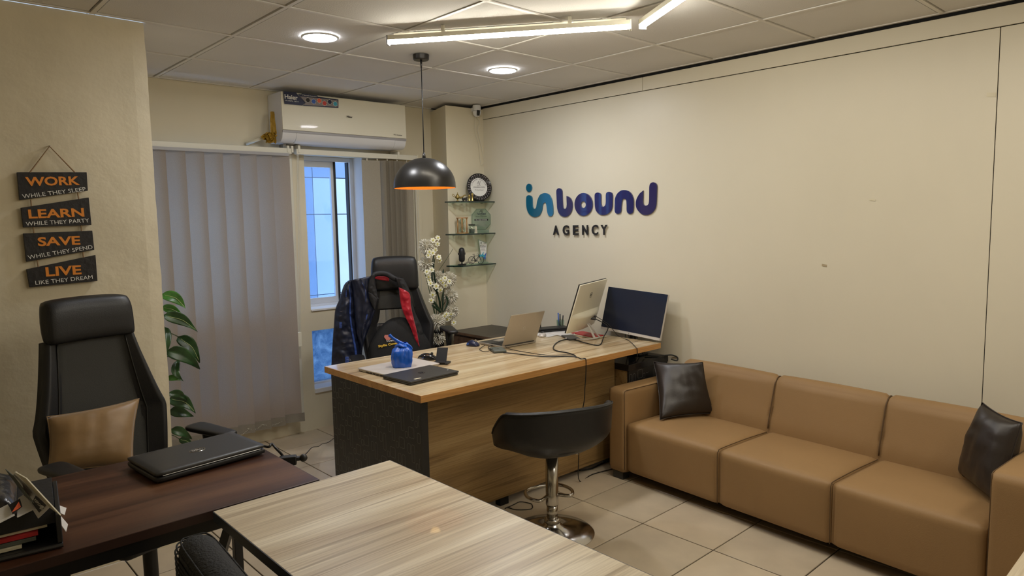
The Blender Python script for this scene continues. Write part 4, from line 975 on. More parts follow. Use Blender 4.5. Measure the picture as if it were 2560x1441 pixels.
# phone stand
c = V((.893, -1.020, Zd))
t = thing('phone_stand', 'small black folding phone stand beside the silver laptop', 'phone stand', tuple(c), -.95)
build('base', MB().span((-.045, -.034, 0), (.045, .034, .009)), M['black'], t, bev=.003)
build('lip', MB().span((-.030, -.036, .009), (.030, -.026, .015)), M['black'], t, bev=.002)
build('rest', MB().prism([(-.031, -.015, .007), (.031, -.015, .007), (.031, .028, .085), (-.031, .028, .085)], (0, .005, -.002)), M['black'], t, bev=.001)
# open laptop
A_ = V((1.415, -.945, Zd)); B_ = V((1.700, -.950, Zd)); rz = math.atan2(B_.y - A_.y, B_.x - A_.x); Lw = .285
t = thing('open_laptop', 'open silver laptop seen from behind its lid in the middle of the desk', 'laptop', tuple(A_), rz)
Dp = .232; th_ = .014
build('base', MB().span((0, 0, .001), (Lw, Dp, th_)), M['silver'], t, bev=.003)
kb = build('keyboard_deck', MB().span((.006, .006, th_), (Lw - .006, Dp - .004, th_ + .0006)), M['dgrey'], t)
mb = MB()
for r_ in range(5):
    for k in range(13): mb.box((.022 + k * .0195, .035 + r_ * .0195, th_ + .0016), (.0165, .0165, .002))
tag(build('key', mb, M['black'], kb, weld=False), kind='stuff')
build('touchpad', MB().span((.095, .145, th_ + .0006), (.19, .205, th_ + .001)), M['silver'], kb)
tilt = V((0, -.088, .198)); tn = tilt.normalized(); bn = V((1, 0, 0)).cross(tn) 
if bn.y < 0: bn = -bn
mb = MB().prism([V((0, .001, th_)), V((Lw, .001, th_)), V((Lw, .001, th_)) + tilt, V((0, .001, th_)) + tilt], bn * .006)
ld = build('lid', mb, M['silver'], t, bev=.003, seg=3)
mb = MB().prism([V((.008, .001, th_)) + tn * .010 + bn * .0062, V((Lw - .008, .001, th_)) + tn * .010 + bn * .0062, V((Lw - .008, .001, th_)) + tilt * .96 + bn * .0062, V((.008, .001, th_)) + tilt * .96 + bn * .0062], bn * .0008)
build('screen', mb, M['screen'], ld)
build('hinge', MB().tube([(.02, .002, th_), (Lw - .02, .002, th_)], .005, 8), M['dgrey'], t)
exw, Rl = V((math.cos(rz), math.sin(rz), 0)), Matrix.Rotation(rz, 3, 'Z')
hplogo(A_ + Rl @ (V((Lw / 2, .001, th_)) + tilt * .5 - bn * .0002), exw, Rl @ tn, -(Rl @ bn), .013, M['silverw'], ld)
# portable drive
q = [dk(1220, 884.5), dk(1245, 889), dk(1270, 873), dk(1246, 868)]
cq = sum(q, V()) / 4; rz = math.atan2(-.045, .078)
t = thing('portable_drive', 'grey green portable hard drive cabled to the open laptop', 'hard drive', (cq.x - .002, cq.y, Zd), math.radians(62))
build('case', MB().span((-.060, -.040, 0), (.060, .040, .016)), M['mgrey'], t, bev=.006, seg=3)
build('badge', MB().span((-.01, -.004, .016), (.012, .004, .0166)), M['dgrey'], t)
def cab(name, label, pts, r=.0022, m='cable', n=5, cat='cable', raw=False):
    q = catmull(pts, n); return tag(build(name, MB().tube(q, r, 6), M[m], smooth=True), label, cat)
def D(px, py, h=.003): p = dk(px, py); return V((p.x, p.y, Zd + h))
cab('usb_cable', 'short black usb cable curling from the laptop side to the portable drive', [D(1212, 867, .008), D(1203, 871), D(1199, 875), D(1207, 880), D(1222, 882.5, .008)], .0020)
cab('usb_plug_cable', 'short black cable loop with thick plug next to the drive', [D(1234, 866, .008), D(1227, 869, .01), D(1221, 873, .012), D(1224, 877, .008), D(1232, 880, .016)], .0030)
cab('drive_cable', 'thin cable running from behind the open laptop across the desk', [D(1262, 868), D(1271, 873), D(1290, 878), D(1320, 883), D(1350, 888), D(1380, 890), D(1410, 889), D(1437, 890)], .0020)
xe = lambda px, py: hy(px, py, -1.5345)
ex_ = hy(1463, 905, -1.53).x
e1, e2 = D(1440, 893), D(1463, 908)
e2.y = max(e2.y, -1.51)
cab('power_cable', 'long black power cable crossing the desk and dropping over its front edge', [D(1258, 883), D(1290, 886), D(1330, 891), D(1370, 893.5), D(1410, 893), D(1440, 894), D(1453, 899), V((ex_, -1.528, Zd + .0032)), V((ex_ + .001, -1.5345, Zd - .004)), V((ex_ + .002, -1.5345, .70)), xe(1464, 950), xe(1462, 975), xe(1461, 1000), V((xe(1461, 1000).x + .01, -1.50, .40)), V((xe(1461, 1000).x + .03, -1.46, .15)), V((xe(1461, 1000).x + .06, -1.44, .006)), V((xe(1461, 1000).x + .20, -1.42, .005)), V((xe(1461, 1000).x + .40, -1.46, .005))], .0028)
# monitor seen from behind
BL = V((1.800, -1.115, .815)); BR = V((2.262, -.950, .815)); ex = (BR - BL).normalized(); rz = math.atan2(ex.y, ex.x)
t = thing('cream_monitor', 'cream monitor seen from behind on a slim bent stand at the end of the desk', 'monitor', (BL.x, BL.y, Zd), rz)
Wm = .485; z0 = .815 - Zd
up = V((0, -.095, .300)).normalized(); Hm = .325; bn = V((0, 1, 0)) * up.z + V((0, 0, 1)) * -up.y; bn = -V((1, 0, 0)).cross(up).normalized()
if bn.y > 0: bn = -bn           # bn points to the back (towards -y local)
o_ = V((0, 0, z0))
pan = build('back_shell', MB().prism([o_, o_ + V((Wm, 0, 0)), o_ + V((Wm, 0, 0)) + up * Hm, o_ + up * Hm], bn * .009), M['cream'], t, bev=.003)
build('bezel', MB().prism([o_ - bn * .007 - up * .0, o_ + V((Wm, 0, 0)) - bn * .007, o_ + V((Wm, 0, 0)) + up * (Hm + .002) - bn * .007, o_ + up * (Hm + .002) - bn * .007], bn * .0068), M['black'], t)
build('screen', MB().prism([o_ + V((.008, 0, 0)) - bn * .0075 + up * .02, o_ + V((Wm - .008, 0, 0)) - bn * .0075 + up * .02, o_ + V((Wm - .008, 0, 0)) + up * (Hm - .008) - bn * .0075, o_ + V((.008, 0, 0)) + up * (Hm - .008) - bn * .0075], -bn * .0006), M['screen'], t)
def bulge(u, v):
    a = 2 * u - 1; top = .125 * (1 - .0 * a * a); h = v * top
    dpt = .009 + .040 * (1 - a * a) ** .8 * (1 - max(0, v - .88) / .12) * (.35 + .65 * min(1, v * 1.3))
    return o_ + V((Wm * u, 0, 0)) + up * (h + .001) + bn * (dpt if v < .999 else .009)
build('rear_housing', MB().grid(bulge, 24, 14), M['cream'], pan, smooth=True)
hplogo(MATS[t.name] @ (o_ + V((Wm * .5, 0, 0)) + up * .235 + bn * .0095), Matrix.Rotation(rz, 3, 'Z') @ V((1, 0, 0)), Matrix.Rotation(rz, 3, 'Z') @ up, Matrix.Rotation(rz, 3, 'Z') @ bn, .020, M['dgrey'], pan)
hk = o_ + V((Wm * .5, 0, 0)) + up * .045 + bn * .05
for dx in (-.035, .035): build('stand_arm', MB().prism([hk + V((dx * .3, 0, 0)), hk + V((dx * .3, .010, .006)), V((Wm * .5 + dx, hk.y - .045, .007)), V((Wm * .5 + dx, hk.y - .060, .007))], (.014, 0, 0)), M['silverw'], t, bev=.002)
build('stand_foot', MB().tube(catmull([(Wm * .5 - .10, .06, .005), (Wm * .5 - .095, hk.y + .02, .005), (Wm * .5 - .04, hk.y - .055, .005), (Wm * .5 + .055, hk.y - .055, .005), (Wm * .5 + .11, hk.y + .02, .005), (Wm * .5 + .11, .06, .005), (Wm * .5, .075, .005), (Wm * .5 - .10, .06, .005)], 5), .0050, 8), M['silverw'], t, smooth=True)
pl = MATS[t.name] @ hk
build('plug', MB().tube([hk + V((.04, .004, .035)), hk + V((.055, -.03, .028))], .009, 8).tube([hk + V((.075, .004, .045)), hk + V((.09, -.02, .040))], .007, 8), M['black'], t)
s1 = MATS[t.name] @ (hk + V((.055, -.03, .028))); s2 = MATS[t.name] @ (hk + V((.09, -.02, .040)))
cab('video_cable', 'thick black cable looping from the cream monitor across the desk', [s1, s1 + V((.05, -.06, -.05)), D(1509, 851, .02), D(1502, 862), D(1488, 864.5), D(1462, 858.5), D(1436, 851), D(1420, 849.5), D(1400, 854), D(1388, 862), D(1383, 872), D(1392, 879), D(1415, 883), D(1435, 889), D(1440, 895)], .0036)
fe = V((hy(1590, 866, -1.536).x, -1.536, Zd + .003))
cab('thin_cable', 'thin black cable hanging from the monitor over the desk corner', [s2, s2.lerp(D(1560, 842), .45) + V((0, 0, .004)), D(1545, 841, .004), D(1572, 853), fe, V((fe.x + .001, -1.5435, Zd - .004)), V((fe.x + .003, -1.543, .70)), V((fe.x + .004, -1.520, .660)), V((fe.x + .01, -1.47, .644))], .0022)
# phone on the desk
t = thing('smartphone', 'black smartphone lying flat in front of the cream monitor', 'phone', tuple(D(1427, 846, 0)), math.radians(62))
build('body', MB().span((-.080, -.040, 0), (.080, .040, .010)), M['dgrey'], t, bev=.003, seg=3)
build('screen', MB().span((-.077, -.037, .010), (.077, .037, .0104)), M['dgrey'], t)
# papers, tray, pens, red booklet
c = V((1.99, -.76, Zd))
for k, (dx, dy, a) in enumerate(((0, 0, .1), (.10, -.10, -.15))):
    tag(build('paper_sheet', MB().box((c.x + dx, c.y + dy, c.z + .0008 + k * .0014), (.21, .20, .0011), Matrix.Rotation(a, 3, 'Z')), M['paper']), ('white paper sheet under the black tray' if k == 0 else 'white paper sheet under the cream monitor'), 'paper')
t = thing('desk_tray', 'low black desk tray with a wire handle behind the open laptop', 'tray', (2.02, -.68, Zd + .0033), math.radians(-25))
build('floor_plate', MB().span((-.02, -.05, 0), (.19, .05, .014)), M['black'], t, bev=.004)
build('rim', MB().prism([(-.035, -.05, .018), (.19, -.05, .018), (.19, -.045, .024), (-.045, -.045, .024)], (0, .09, 0)), M['black'], t)
build('wire_handle', MB().tube([(-.03, .03, .02), (-.03, .03, .058), (-.024, .03, .064), (.0, .03, .064), (.006, .03, .058), (.006, .03, .02)], .0035, 6), M['black'], t, smooth=True)
t = thing('pen_cup', 'small pen cup with blue and black pens behind the black tray', 'pen cup', (2.225, -.67, Zd))
build('cup', MB().lathe([(0, .001), (.026, .001), (.028, .06), (.026, .06), (.024, .004), (0, .004)], n=20), M['sg'], t, auto=40)
for k, (x, y, m) in enumerate(((-.010, .004, 'bluep'), (.004, .006, 'black'), (.012, -.006, 'black'))):
    tag(build('pen', MB().tube([V((2.225 + x, -.67 + y, Zd + .006)), V((2.225 + x * 1.6, -.67 + y * 1.5, Zd + .112 - .01 * k))], .0045, 8), M[m], smooth=True), ('blue pen standing in the pen cup', 'black marker standing in the pen cup', 'short black pen leaning in the pen cup')[k], 'pen', None)
tag(build('red_booklet', MB().box((2.115, -1.02, Zd + .0088), (.10, .22, .006), Matrix.Rotation(-.15, 3, 'Z')), M['red'], bev=.001), 'thin red booklet lying behind the cream monitor', 'booklet')
tag(build('cream_folder', MB().box((2.115, -1.03, Zd + .0028), (.12, .24, .0054), Matrix.Rotation(-.12, 3, 'Z')), M['papery'], bev=.001), 'cream paper folder under the red booklet', 'folder')
# second monitor by the wall
c00, c10, cTL = hx(1502, 823, 2.250), hx(1649.5, 853, 2.212), hx(1523, 717, 2.318); ex = (c10 - c00).normalized()
t = thing('wall_side_monitor', 'black flat monitor with silver chin standing against the logo wall', 'monitor', (c00.x, c00.y, .641), math.atan2(ex.y, ex.x))
Wm = (c10 - c00).length; up = (Matrix.Rotation(-math.atan2(ex.y, ex.x), 3, 'Z') @ (cTL - c00)); Hm_ = up.length; up.normalize(); o_ = V((0, 0, c00.z - .641)); dz = c10.z - c00.z
e1 = V((math.sqrt(Wm * Wm - dz * dz), 0, dz)).normalized(); nn = e1.cross(up); nn = nn if nn.y < 0 else -nn
up = (nn.cross(e1)); up = up if up.z > 0 else -up
Hm = Hm_
def mq(a, b, h0, h1, off): return [o_ + e1 * a + up * h0 + nn * off, o_ + e1 * b + up * h0 + nn * off, o_ + e1 * b + up * h1 + nn * off, o_ + e1 * a + up * h1 + nn * off]
build('back_shell', MB().prism(mq(0, Wm, 0, Hm, 0), -nn * .014), M['silverw'], t, bev=.002)
build('screen', MB().prism(mq(.002, Wm - .002, .018, Hm - .001, .0004), nn * .003), M['screen'], t)
build('chin', MB().prism(mq(0, Wm, 0, .017, .0004), nn * .0035), M['silverw'], t, bev=.001)
build('logo', MB().prism([o_ + e1 * (Wm / 2 - .004) + up * .005 + nn * .004, o_ + e1 * (Wm / 2 + .004) + up * .008 + nn * .004, o_ + e1 * (Wm / 2 - .004) + up * .012 + nn * .004], nn * .0004), M['dgrey'], t)
build('neck', MB().prism([(Wm / 2 - .03, .020, .008), (Wm / 2 + .03, .020, .008), (Wm / 2 + .03, .052, .20), (Wm / 2 - .03, .052, .20)], (0, .012, 0)), M['black'], t)
build('foot', MB().span((Wm / 2 - .09, -.0, 0), (Wm / 2 + .09, .085, .008)), M['black'], t, bev=.002)
for k, dx in enumerate((-.05, -.02, .02, .05)):
    a_ = MATS[t.name] @ V((Wm / 2 + dx, .018, .13)); build('cable', MB().tube(catmull([a_, a_ + V((-.02, -.02, -.05)), a_ + V((-.01 - .01 * k, -.03 - .02 * k, -.12))], 4), .003, 6), M['cable'], t, world=True, smooth=True)
cab('trailing_cable', 'black cable coiled between the pedestal top and the wall by the sofa', [V((2.24, -1.40, .646)), V((2.28, -1.46, .646)), V((2.33, -1.50, .648)), V((2.355, -1.53, .650)), V((2.362, -1.565, .640)), V((2.345, -1.575, .622)), V((2.33, -1.54, .628))], .0045)
# ================================================================== EXECUTIVE CHAIRS
def exec_chair(label, loc, rz, hw=.168, hh=.17, top=1.275, hip=.240, hipz=.80, padz=.70, padw=.275, padz2=None, gap=None, tilt=.20, base=True):
    t = thing('executive_chair', label, 'office chair', loc, rz)
    zh = top - hh
    def yb(z): return .17 + tilt * (z - .5)
    # headrest
    def hd(u, v):
        a = 2 * PI * v; x = (2 * u - 1); s_ = (1 - abs(x) ** 7) ** .35
        cy, cz = math.cos(a), math.sin(a); q = lambda k: math.copysign(abs(k) ** .55, k)
        wx = hw * (1 - .05 * (cz > 0) * abs(cz))
        return (x * wx, yb(zh + hh / 2) - .028 + .048 * q(cy) * s_ + .012 * x * x * -1 + .012 * cz, zh + hh / 2 + (hh / 2) * q(cz) * (s_ * .25 + .75) - .006 * x * x)
    build('headrest', MB().grid(hd, 26, 26), M['leather'], t, smooth=True)
    for s in (-1, 1): build('headrest_end', MB().grid(lambda u, v: V(hd((s + 1) / 2, v)).lerp(V((s * hw * .99, yb(zh + hh / 2) - .03, zh + hh / 2)), u), 3, 26), M['leather'], t, smooth=True)
    # back: outline narrow at the top, flaring to the hips
    z0, z1 = .46, zh + .01
    def wid(z):
        if z > hipz: k = (z - hipz) / (z1 - hipz); return hip + (hw * .97 - hip) * (k ** .75)
        k = (hipz - z) / (hipz - z0); return hip - .055 * k ** 1.2
    def back(u, v, off=0.0):
        z = z0 + (z1 - z0) * v; x = 2 * u - 1; wx = wid(z) 
        y = yb(z) - off + .012 * math.sin(v * PI) - .055 * max(0, abs(x) - .62) / .38 * (.5 + .5 * math.sin(v * PI)) 
        return (x * wx, y, z)
    if gap is None:
        build('backrest', MB().grid(back, 30, 34), M['leather'], t, smooth=True, sol=.045)
        def cp(u, v): 
            vv = .12 + .86 * v; x = (2 * u - 1) * (.62 + .14 * vv); p = back((x + 1) / 2, vv); return (p[0], p[1] - .0262, p[2])
        build('back_panel', MB().grid(cp, 20, 24), M['panelgrey'], t, smooth=True)
        for s in (-1, 1):
            pts = []
            for k in range(16):
                vv = .10 + .88 * k / 15; x = s * (.62 + .14 * vv); p = back((x + 1) / 2, vv); pts.append(V((p[0], p[1] - .028, p[2])))
            build('piping', MB().tube(pts, .0028, 6), M['panelgrey'], t, smooth=True)
    else:
        g0, g1 = gap                    # open slot across the middle of the back, between z = g0 and z = g1
        v0, v1 = (g0 - z0) / (z1 - z0), (g1 - z0) / (z1 - z0); m = MB()
        m.grid(lambda u, v: back(u, v * v0), 30, 16); m.grid(lambda u, v: back(u, v1 + (1 - v1) * v), 30, 16)
        for s in (0, 1): m.grid(lambda u, v: back(s * .80 + .20 * u, v0 + (v1 - v0) * v), 6, 8)
        build('backrest', m, M['leather'], t, smooth=True, sol=.045)
        build('back_panel', MB().grid(lambda u, v: (lambda p: (p[0], p[1] - .0262, p[2]))(back(.17 + .66 * u, v1 + .02 + (.97 - v1) * v)), 16, 10), M['panelgrey'], t, smooth=True)
    # seat and mechanism
    build('seat', soft_box(-.245, .245, -.33, .17, .42, .51, .035, .012), M['leather'], t, smooth=True)
    padz_ = padz
    for s in (-1, 1):
        padz = padz_ if s > 0 or padz2 is None else padz2
        ar = build('armrest', MB().grid(lambda u, v: (lambda a: (s * padw + (.042 + .006 * math.cos(PI * u)) * math.copysign(abs(math.cos(a)) ** .6, math.cos(a)) * (1 - abs(2 * u - 1) ** 8) ** .3, .06 - .27 * u + .0, padz + .013 * math.copysign(abs(math.sin(a)) ** .7, math.sin(a)) * (1 - abs(2 * u - 1) ** 10) ** .3))(2 * PI * v), 20, 20), M['black'], t, smooth=True)
        build('arm_post', MB().tube([(s * padw, -.06, padz - .012), (s * (padw - .002), -.06, padz - .10), (s * (padw + .0), -.05, .50), (s * (padw - .02), -.05, .46), (s * .12, -.05, .44)], [.034, .022, .020, .018, .018], 10, sx=.8), M['black'], ar, smooth=True)
    build('mechanism', MB().box((0, -.04, .395), (.22, .24, .04)), M['black'], t, bev=.006)
    build('gas_column', MB().lathe([(.045, .10), (.045, .14), (.026, .15), (.026, .38)], (0, -.05, 0), 20), M['black'], t, auto=40)
    build('spine', MB().tube([(0, .0, .40), (0, .20, .44), (0, yb(.6) + .035, .60), (0, yb(.75) + .04, .75)], .026, 8), M['black'], t, smooth=True)
    for k in range(5):
        a = 2 * PI * k / 5 + .3; d = V((math.cos(a), math.sin(a), 0)); c = V((0, -.05, 0))
        build('base_arm', MB().tube([c + d * .03 + V((0, 0, .12)), c + d * .28 + V((0, 0, .075))], [.026, .015], 8), M['black'], t, smooth=True)
        w_ = build('caster', MB().lathe([(0, -.022), (.026, -.022), (.028, -.014), (.028, .014), (.026, .022), (0, .022)], c + d * .29 + V((0, 0, .0285)), 16, (-d.y, d.x, 0)), M['black'], t, auto=40)
        build('caster_stem', MB().cyl(c + d * .29 + V((0, 0, .05)), c + d * .285 + V((0, 0, .085)), .007, 8), M['steel'], w_)
    return t
exec_chair('black executive chair with tan satin cushion behind the walnut desk', (-.703, -1.205, 0), math.radians(15), hw=.172, hh=.168, top=1.270, hip=.246, padz=.705)
pillow('cushion', 'shiny tan satin cushion resting against the executive chair backrest', [hy(118, 1185, -1.20), hy(333, 1165, -1.20), hy(348, 997, -1.085), hy(117, 1043, -1.095)], .050, M['satin'], 'cushion', 31, .0035, None)
ch2 = exec_chair('black executive chair with a jacket on its back behind the oak desk', (1.165, -.235, 0), math.radians(-25), hw=.163, hh=.235, top=1.300, hip=.245, hipz=.83, padz=.815, padw=.30, padz2=.66, gap=(.84, .93))
# arched black cover in front of the back, with a printed logo
MC = MATS[ch2.name]
def chf(x, z, y): return MC @ V((x, y, z))
t = thing('lumbar_cushion', 'arched black lumbar cushion with small printed logo on the jacket chair', 'cushion', (1.165, -.235, 0), math.radians(-25))
def lc(u, v, s=1):
    x = (2 * u - 1) * .215; top = .885 - .20 * abs(2 * u - 1) ** 2.2; z = .52 + (top - .52) * v
    th = .045 * (max(0, 1 - abs(2 * u - 1) ** 4) * max(0, 1 - abs(2 * v - 1) ** 4)) ** .5
    return (x, .115 + .16 * (z - .5) - s * th, z)
build('body', MB().grid(lambda u, v: lc(u, v, 1), 24, 18).grid(lambda u, v: lc(u, v, -.3), 24, 18), M['skin'], t, smooth=True)
def lp(px, py): 
    d = ray(px, py); n = (MC.to_3x3() @ V((0, -1, .16))).normalized(); P0 = MC @ V((0, .115 + .16 * .2 - .048, .7)); return CP + d * (n.dot(P0 - CP) / n.dot(d))
nl = (MC.to_3x3() @ V((0, -1, .16))).normalized()
build('print', MB().prism([lp(*q) for q in ((962, 838), (976, 837.5), (977, 843), (979, 842), (975, 850), (966, 851), (960, 843))], nl * .001), M['pink'], t, world=True)
lettering("'S KABAB'S", lp(966, 855), lp(990, 853), .009, nl, M['whitep'], t, bold=.03)
lettering('StyBa Cover', lp(946, 869), lp(996, 860), .014, nl, M['yellowp'], t, bold=.04)

# ================================================================== JACKET ON THE CHAIR
t = thing('jacket', 'navy quilted jacket with crimson lining draped over the chair back', 'jacket', (1.165, -.235, .5), math.radians(-25))
nJ = (MC.to_3x3() @ V((0, -1, 0))).normalized(); PJ = MC @ V((0, .20, 1.0))
def jp(u, v, off=0.0):            # a point of the upright plane of the chair back, moved forward by off
    return hp(820 + u / 5.147, 640 + v / 5.147, PJ + nJ * off, nJ)
def line_at(pts, s):
    L_ = [math.dist(a, b) for a, b in zip(pts, pts[1:])]; T = sum(L_) * s
    for (a, b), l in zip(zip(pts, pts[1:]), L_):
        if T <= l or (a, b) == (pts[-2], pts[-1]): k = min(1, T / l); return (a[0] + (b[0] - a[0]) * k, a[1] + (b[1] - a[1]) * k)
        T -= l
def sm(pts): return [(p.x, p.y) for p in catmull([V((a, b, 0)) for a, b in pts], 5)]
def patch(left, right, off, bulge, seed=0, wr=.006, sc=(4, 9)):
    l_, r_ = sm(left), sm(right)
    def f(u, v, ex=0):
        a, b = line_at(l_, v), line_at(r_, v); x, y = a[0] + (b[0] - a[0]) * u, a[1] + (b[1] - a[1]) * u
        o = off(v) if callable(off) else off
        w_ = nz((u * sc[0], v * sc[1], seed)) + .6 * nz((u * sc[0] * 2 + v * 5, v * sc[1] * 2, seed + 3))
        return jp(x, y, o + bulge * math.sin(PI * u) ** .7 + wr * 1.6 * w_ + ex)
    return f
SLV = patch([(262, 322), (205, 385), (150, 560), (98, 690), (80, 880), (60, 1150), (46, 1420)], [(300, 322), (325, 470), (335, 650), (350, 850), (388, 1050), (428, 1250), (445, 1400)], .02, .065, 1, .010, (3, 12))
build('sleeve', MB().grid(SLV, 24, 60), M['jacket'], t, world=True, smooth=True, sol=.004)
BOD = patch([(262, 320), (305, 400), (325, 560), (338, 760), (360, 950), (410, 1180), (430, 1330)], [(545, 262), (560, 350), (600, 470), (640, 560), (600, 720), (520, 950), (440, 1150)], .045, .030, 5, .008, (5, 8))
build('front_body', MB().grid(BOD, 24, 40), M['jacket'], t, world=True, smooth=True, sol=.004)
bo = build('back_body', MB().grid(patch([(262, 322), (290, 420), (320, 560)], [(960, 290), (1030, 440), (1060, 560)], -.075, .0, 5, .004), 16, 12), M['jdark'], t, world=True, smooth=True, sol=.004)
CL = patch([(562, 245), (530, 320), (516, 420), (525, 480), (560, 530), (640, 565)], [(604, 232), (598, 320), (612, 400), (624, 450), (630, 500), (648, 556)], .075, .012, 9, .003)
build('collar', MB().grid(CL, 8, 24), M['jdark'], t, world=True, smooth=True, sol=.008)
build('collar', MB().tube(catmull([jp(575, 262, .05), jp(610, 236, .045), jp(690, 224, .03), jp(770, 240, .035), jp(830, 278, .05), jp(880, 300, .05), jp(930, 290, .03)], 5), [.010, .014, .016, .017, .018] + [.018] * 21 + [.016, .014, .012, .010, .008][:5], 8, sx=.5), M['jdark'], t, world=True, smooth=True)
build('neck_lining', MB().grid(patch([(600, 262), (600, 285), (606, 298)], [(790, 262), (790, 290), (780, 330)], .0, .0, 2, .002), 8, 4), M['crimson'], t, world=True, smooth=True, sol=.002)
build('front_flap', MB().grid(patch([(520, 470), (530, 540), (560, 620), (600, 700)], [(560, 485), (640, 550), (632, 600), (606, 690)], .085, .008, 7, .003), 8, 12), M['jdark'], t, world=True, smooth=True, sol=.004)
RP = patch([(865, 285), (905, 400), (930, 560), (965, 720), (1060, 920), (1120, 1090), (1175, 1200)], [(968, 288), (1045, 440), (1080, 600), (1130, 750), (1190, 880), (1240, 1040), (1268, 1200)], .060, .016, 14, .005, (2, 9))
build('front_body', MB().grid(RP, 12, 40), M['jdark'], t, world=True, smooth=True, sol=.004)
LN = patch([(912, 408), (928, 560), (962, 715), (1058, 915), (1125, 1095), (1178, 1190)], [(955, 425), (1050, 490), (1066, 640), (1098, 790), (1140, 960), (1182, 1188)], .088, .010, 17, .006, (2, 14))
build('lining', MB().grid(LN, 10, 50), M['crimson'], t, world=True, smooth=True, sol=.002)
def strip(fn_, pts, w_, ex=.006):
    m_ = MB(); q = catmull([V((a, b, 0)) for a, b in pts], 6)
    for k in range(len(q) - 1):
        p0_, p1_ = q[k], q[k + 1]; m_.quad(fn_(p0_.x - w_, p0_.y, ex), fn_(p0_.x + w_, p0_.y, ex), fn_(p1_.x + w_, p1_.y, ex), fn_(p1_.x - w_, p1_.y, ex))
    return m_
for pts, w_ in (([(.62, .06), (.74, .20), (.78, .40), (.80, .60), (.82, .80), (.80, .97)], .035), ([(.30, .50), (.30, .57)], .06), ([(.50, .90), (.50, .99)], .06), ([(.36, .12), (.42, .2)], .05)):
    build('blue_stripe', strip(SLV, pts, w_), M['jblue'], t, world=True)
for pts, w_ in (([(.55, .05), (.62, .18), (.50, .32)], .010), ([(.62, .50), (.60, .57)], .035)): build('blue_stripe', strip(BOD, pts, w_), M['jblue'], t, world=True)
for fn_, u0, v0 in ((SLV, .30, .38), (SLV, .42, .74), (SLV, .40, .80), (BOD, .55, .62), (BOD, .50, .68), (SLV, .28, .43)):
    build('silver_print', strip(fn_, [(u0 - .05, v0), (u0 + .05, v0 - .005)], .03, .007), M['greyp'], t, world=True)

# ================================================================== WALNUT DESK
t = thing('walnut_desk', 'dark walnut desk on a black metal frame beside the pillar', 'desk', (-1.30, -2.115, 0))
Wd = .89; Dd = .635; ZW = .742
build('desktop', MB().span((-.75, 0, ZW - .026), (Wd, Dd, ZW)), M['walnut'], t, bev=.001, seg=1)
build('edge_band', MB().span((-.75, -.0015, ZW - .026), (Wd, 0, ZW - .0008)), M['walnute'], t)
build('edge_band', MB().span((Wd, 0, ZW - .026), (Wd + .0015, Dd, ZW - .0008)), M['walnute'], t)
def rod(a, b, w_=.030, name='frame_bar', m='frame'): 
    a, b = V(a), V(b); return build(name, MB().tube([a, b], w_ * .62, 4), M[m], t)
build('frame_rail', MB().span((-.70, .012, ZW - .066), (Wd - .02, .042, ZW - .0265)), M['frame'], t, bev=.002)
build('frame_rail', MB().span((-.70, Dd - .05, ZW - .066), (Wd - .02, Dd - .02, ZW - .0265)), M['frame'], t, bev=.002)
for x in (-.68, Wd - .06):
    for y in (.012, Dd - .05): build('leg', MB().span((x, y, 0), (x + .03, y + .03, ZW - .0265)), M['frame'], t, bev=.002)
for a, b in (((.20, .03, .67), (.48, .03, .15)), ((.62, .03, .67), (.42, .03, .15)), ((.84, .03, .67), (.66, .03, .10)), ((-.05, .03, .67), (.22, .03, .10)), ((-.35, .03, .67), (-.08, .03, .15))): rod(a, b, .028, 'brace')
build('lower_rail', MB().span((-.66, .015, .08), (Wd - .06, .040, .11)), M['frame'], t, bev=.002)
# closed laptop on it
t = thing('thick_laptop', 'thick closed black laptop with oval badge on the walnut desk', 'laptop', (-.792, -1.800, ZW + .0012), math.radians(5.5))
Lw, Dp = .365, .245
build('base', soft_box(0, Lw, 0, Dp, .002, .022, .009), M['black'], t, smooth=True)
ld = build('lid', soft_box(.001, Lw - .001, .001, Dp - .001, .0215, .036, .007), M['dgrey'], t, smooth=True)
build('front_trim', MB().tube([(.02, .0006, .0235), (Lw - .02, .0006, .0235)], .0012, 6), M['steel'], t)
for x in (.03, Lw - .03): build('rubber_foot', MB().box((x, .03, .001), (.02, .01, .002)), M['black'], t)
cc = V((Lw * .5, .125, .0362)); mb = MB(); q = [(cc + V((.026 * math.cos(a * PI / 16), .017 * math.sin(a * PI / 16), 0))) for a in range(33)]
build('badge', MB().tube(q, .0011, 5, cap=False), M['chrome'], ld)
Rz = MATS[t.name]; lettering('DELL', Rz @ (cc + V((-.017, -.005, 0))), Rz @ (cc + V((.017, -.005, 0))), .011, (0, 0, 1), M['silverw'], ld, bold=.02)
adp = hz(722, 1148, ZW - .01)
cab('charger_cable', 'thick black charger cable leaving the thick laptop over the desk edge', [hz(660, 1116, .757), hz(673, 1118, .760), V((-.395, -1.735, .765)), hz(690, 1122, .755), hz(700, 1132, .74), hz(708, 1142, .72)], .0045)
t = thing('power_adapter', 'black charger plug and adapter resting at the walnut desk edge', 'adapter', tuple(hz(720, 1152, .712)), -.5)
build('body', MB().box((.0, 0, 0), (.058, .030, .032)), M['black'], t, bev=.004)
build('prong', MB().box((.034, 0, .004), (.012, .018, .012)), M['dgrey'], t)
build('plug', MB().ball((.052, .0, .004), .014, 12), M['black'], t, smooth=True)
build('ledge', MB().box((-.02, 0, -.012), (.08, .02, .006)), M['black'], t)
wpts = [hz(757, 1143, .70), hz(768, 1132, .5), hz(781, 1119, .3), hz(796, 1117, .15), hz(806, 1110, .06), hz(820, 1107, .02), hz(834, 1097, .008), hz(850, 1090, .006)]
cab('adapter_cable', 'thin black cable from the adapter down to the floor by the end panel', wpts, .0022)

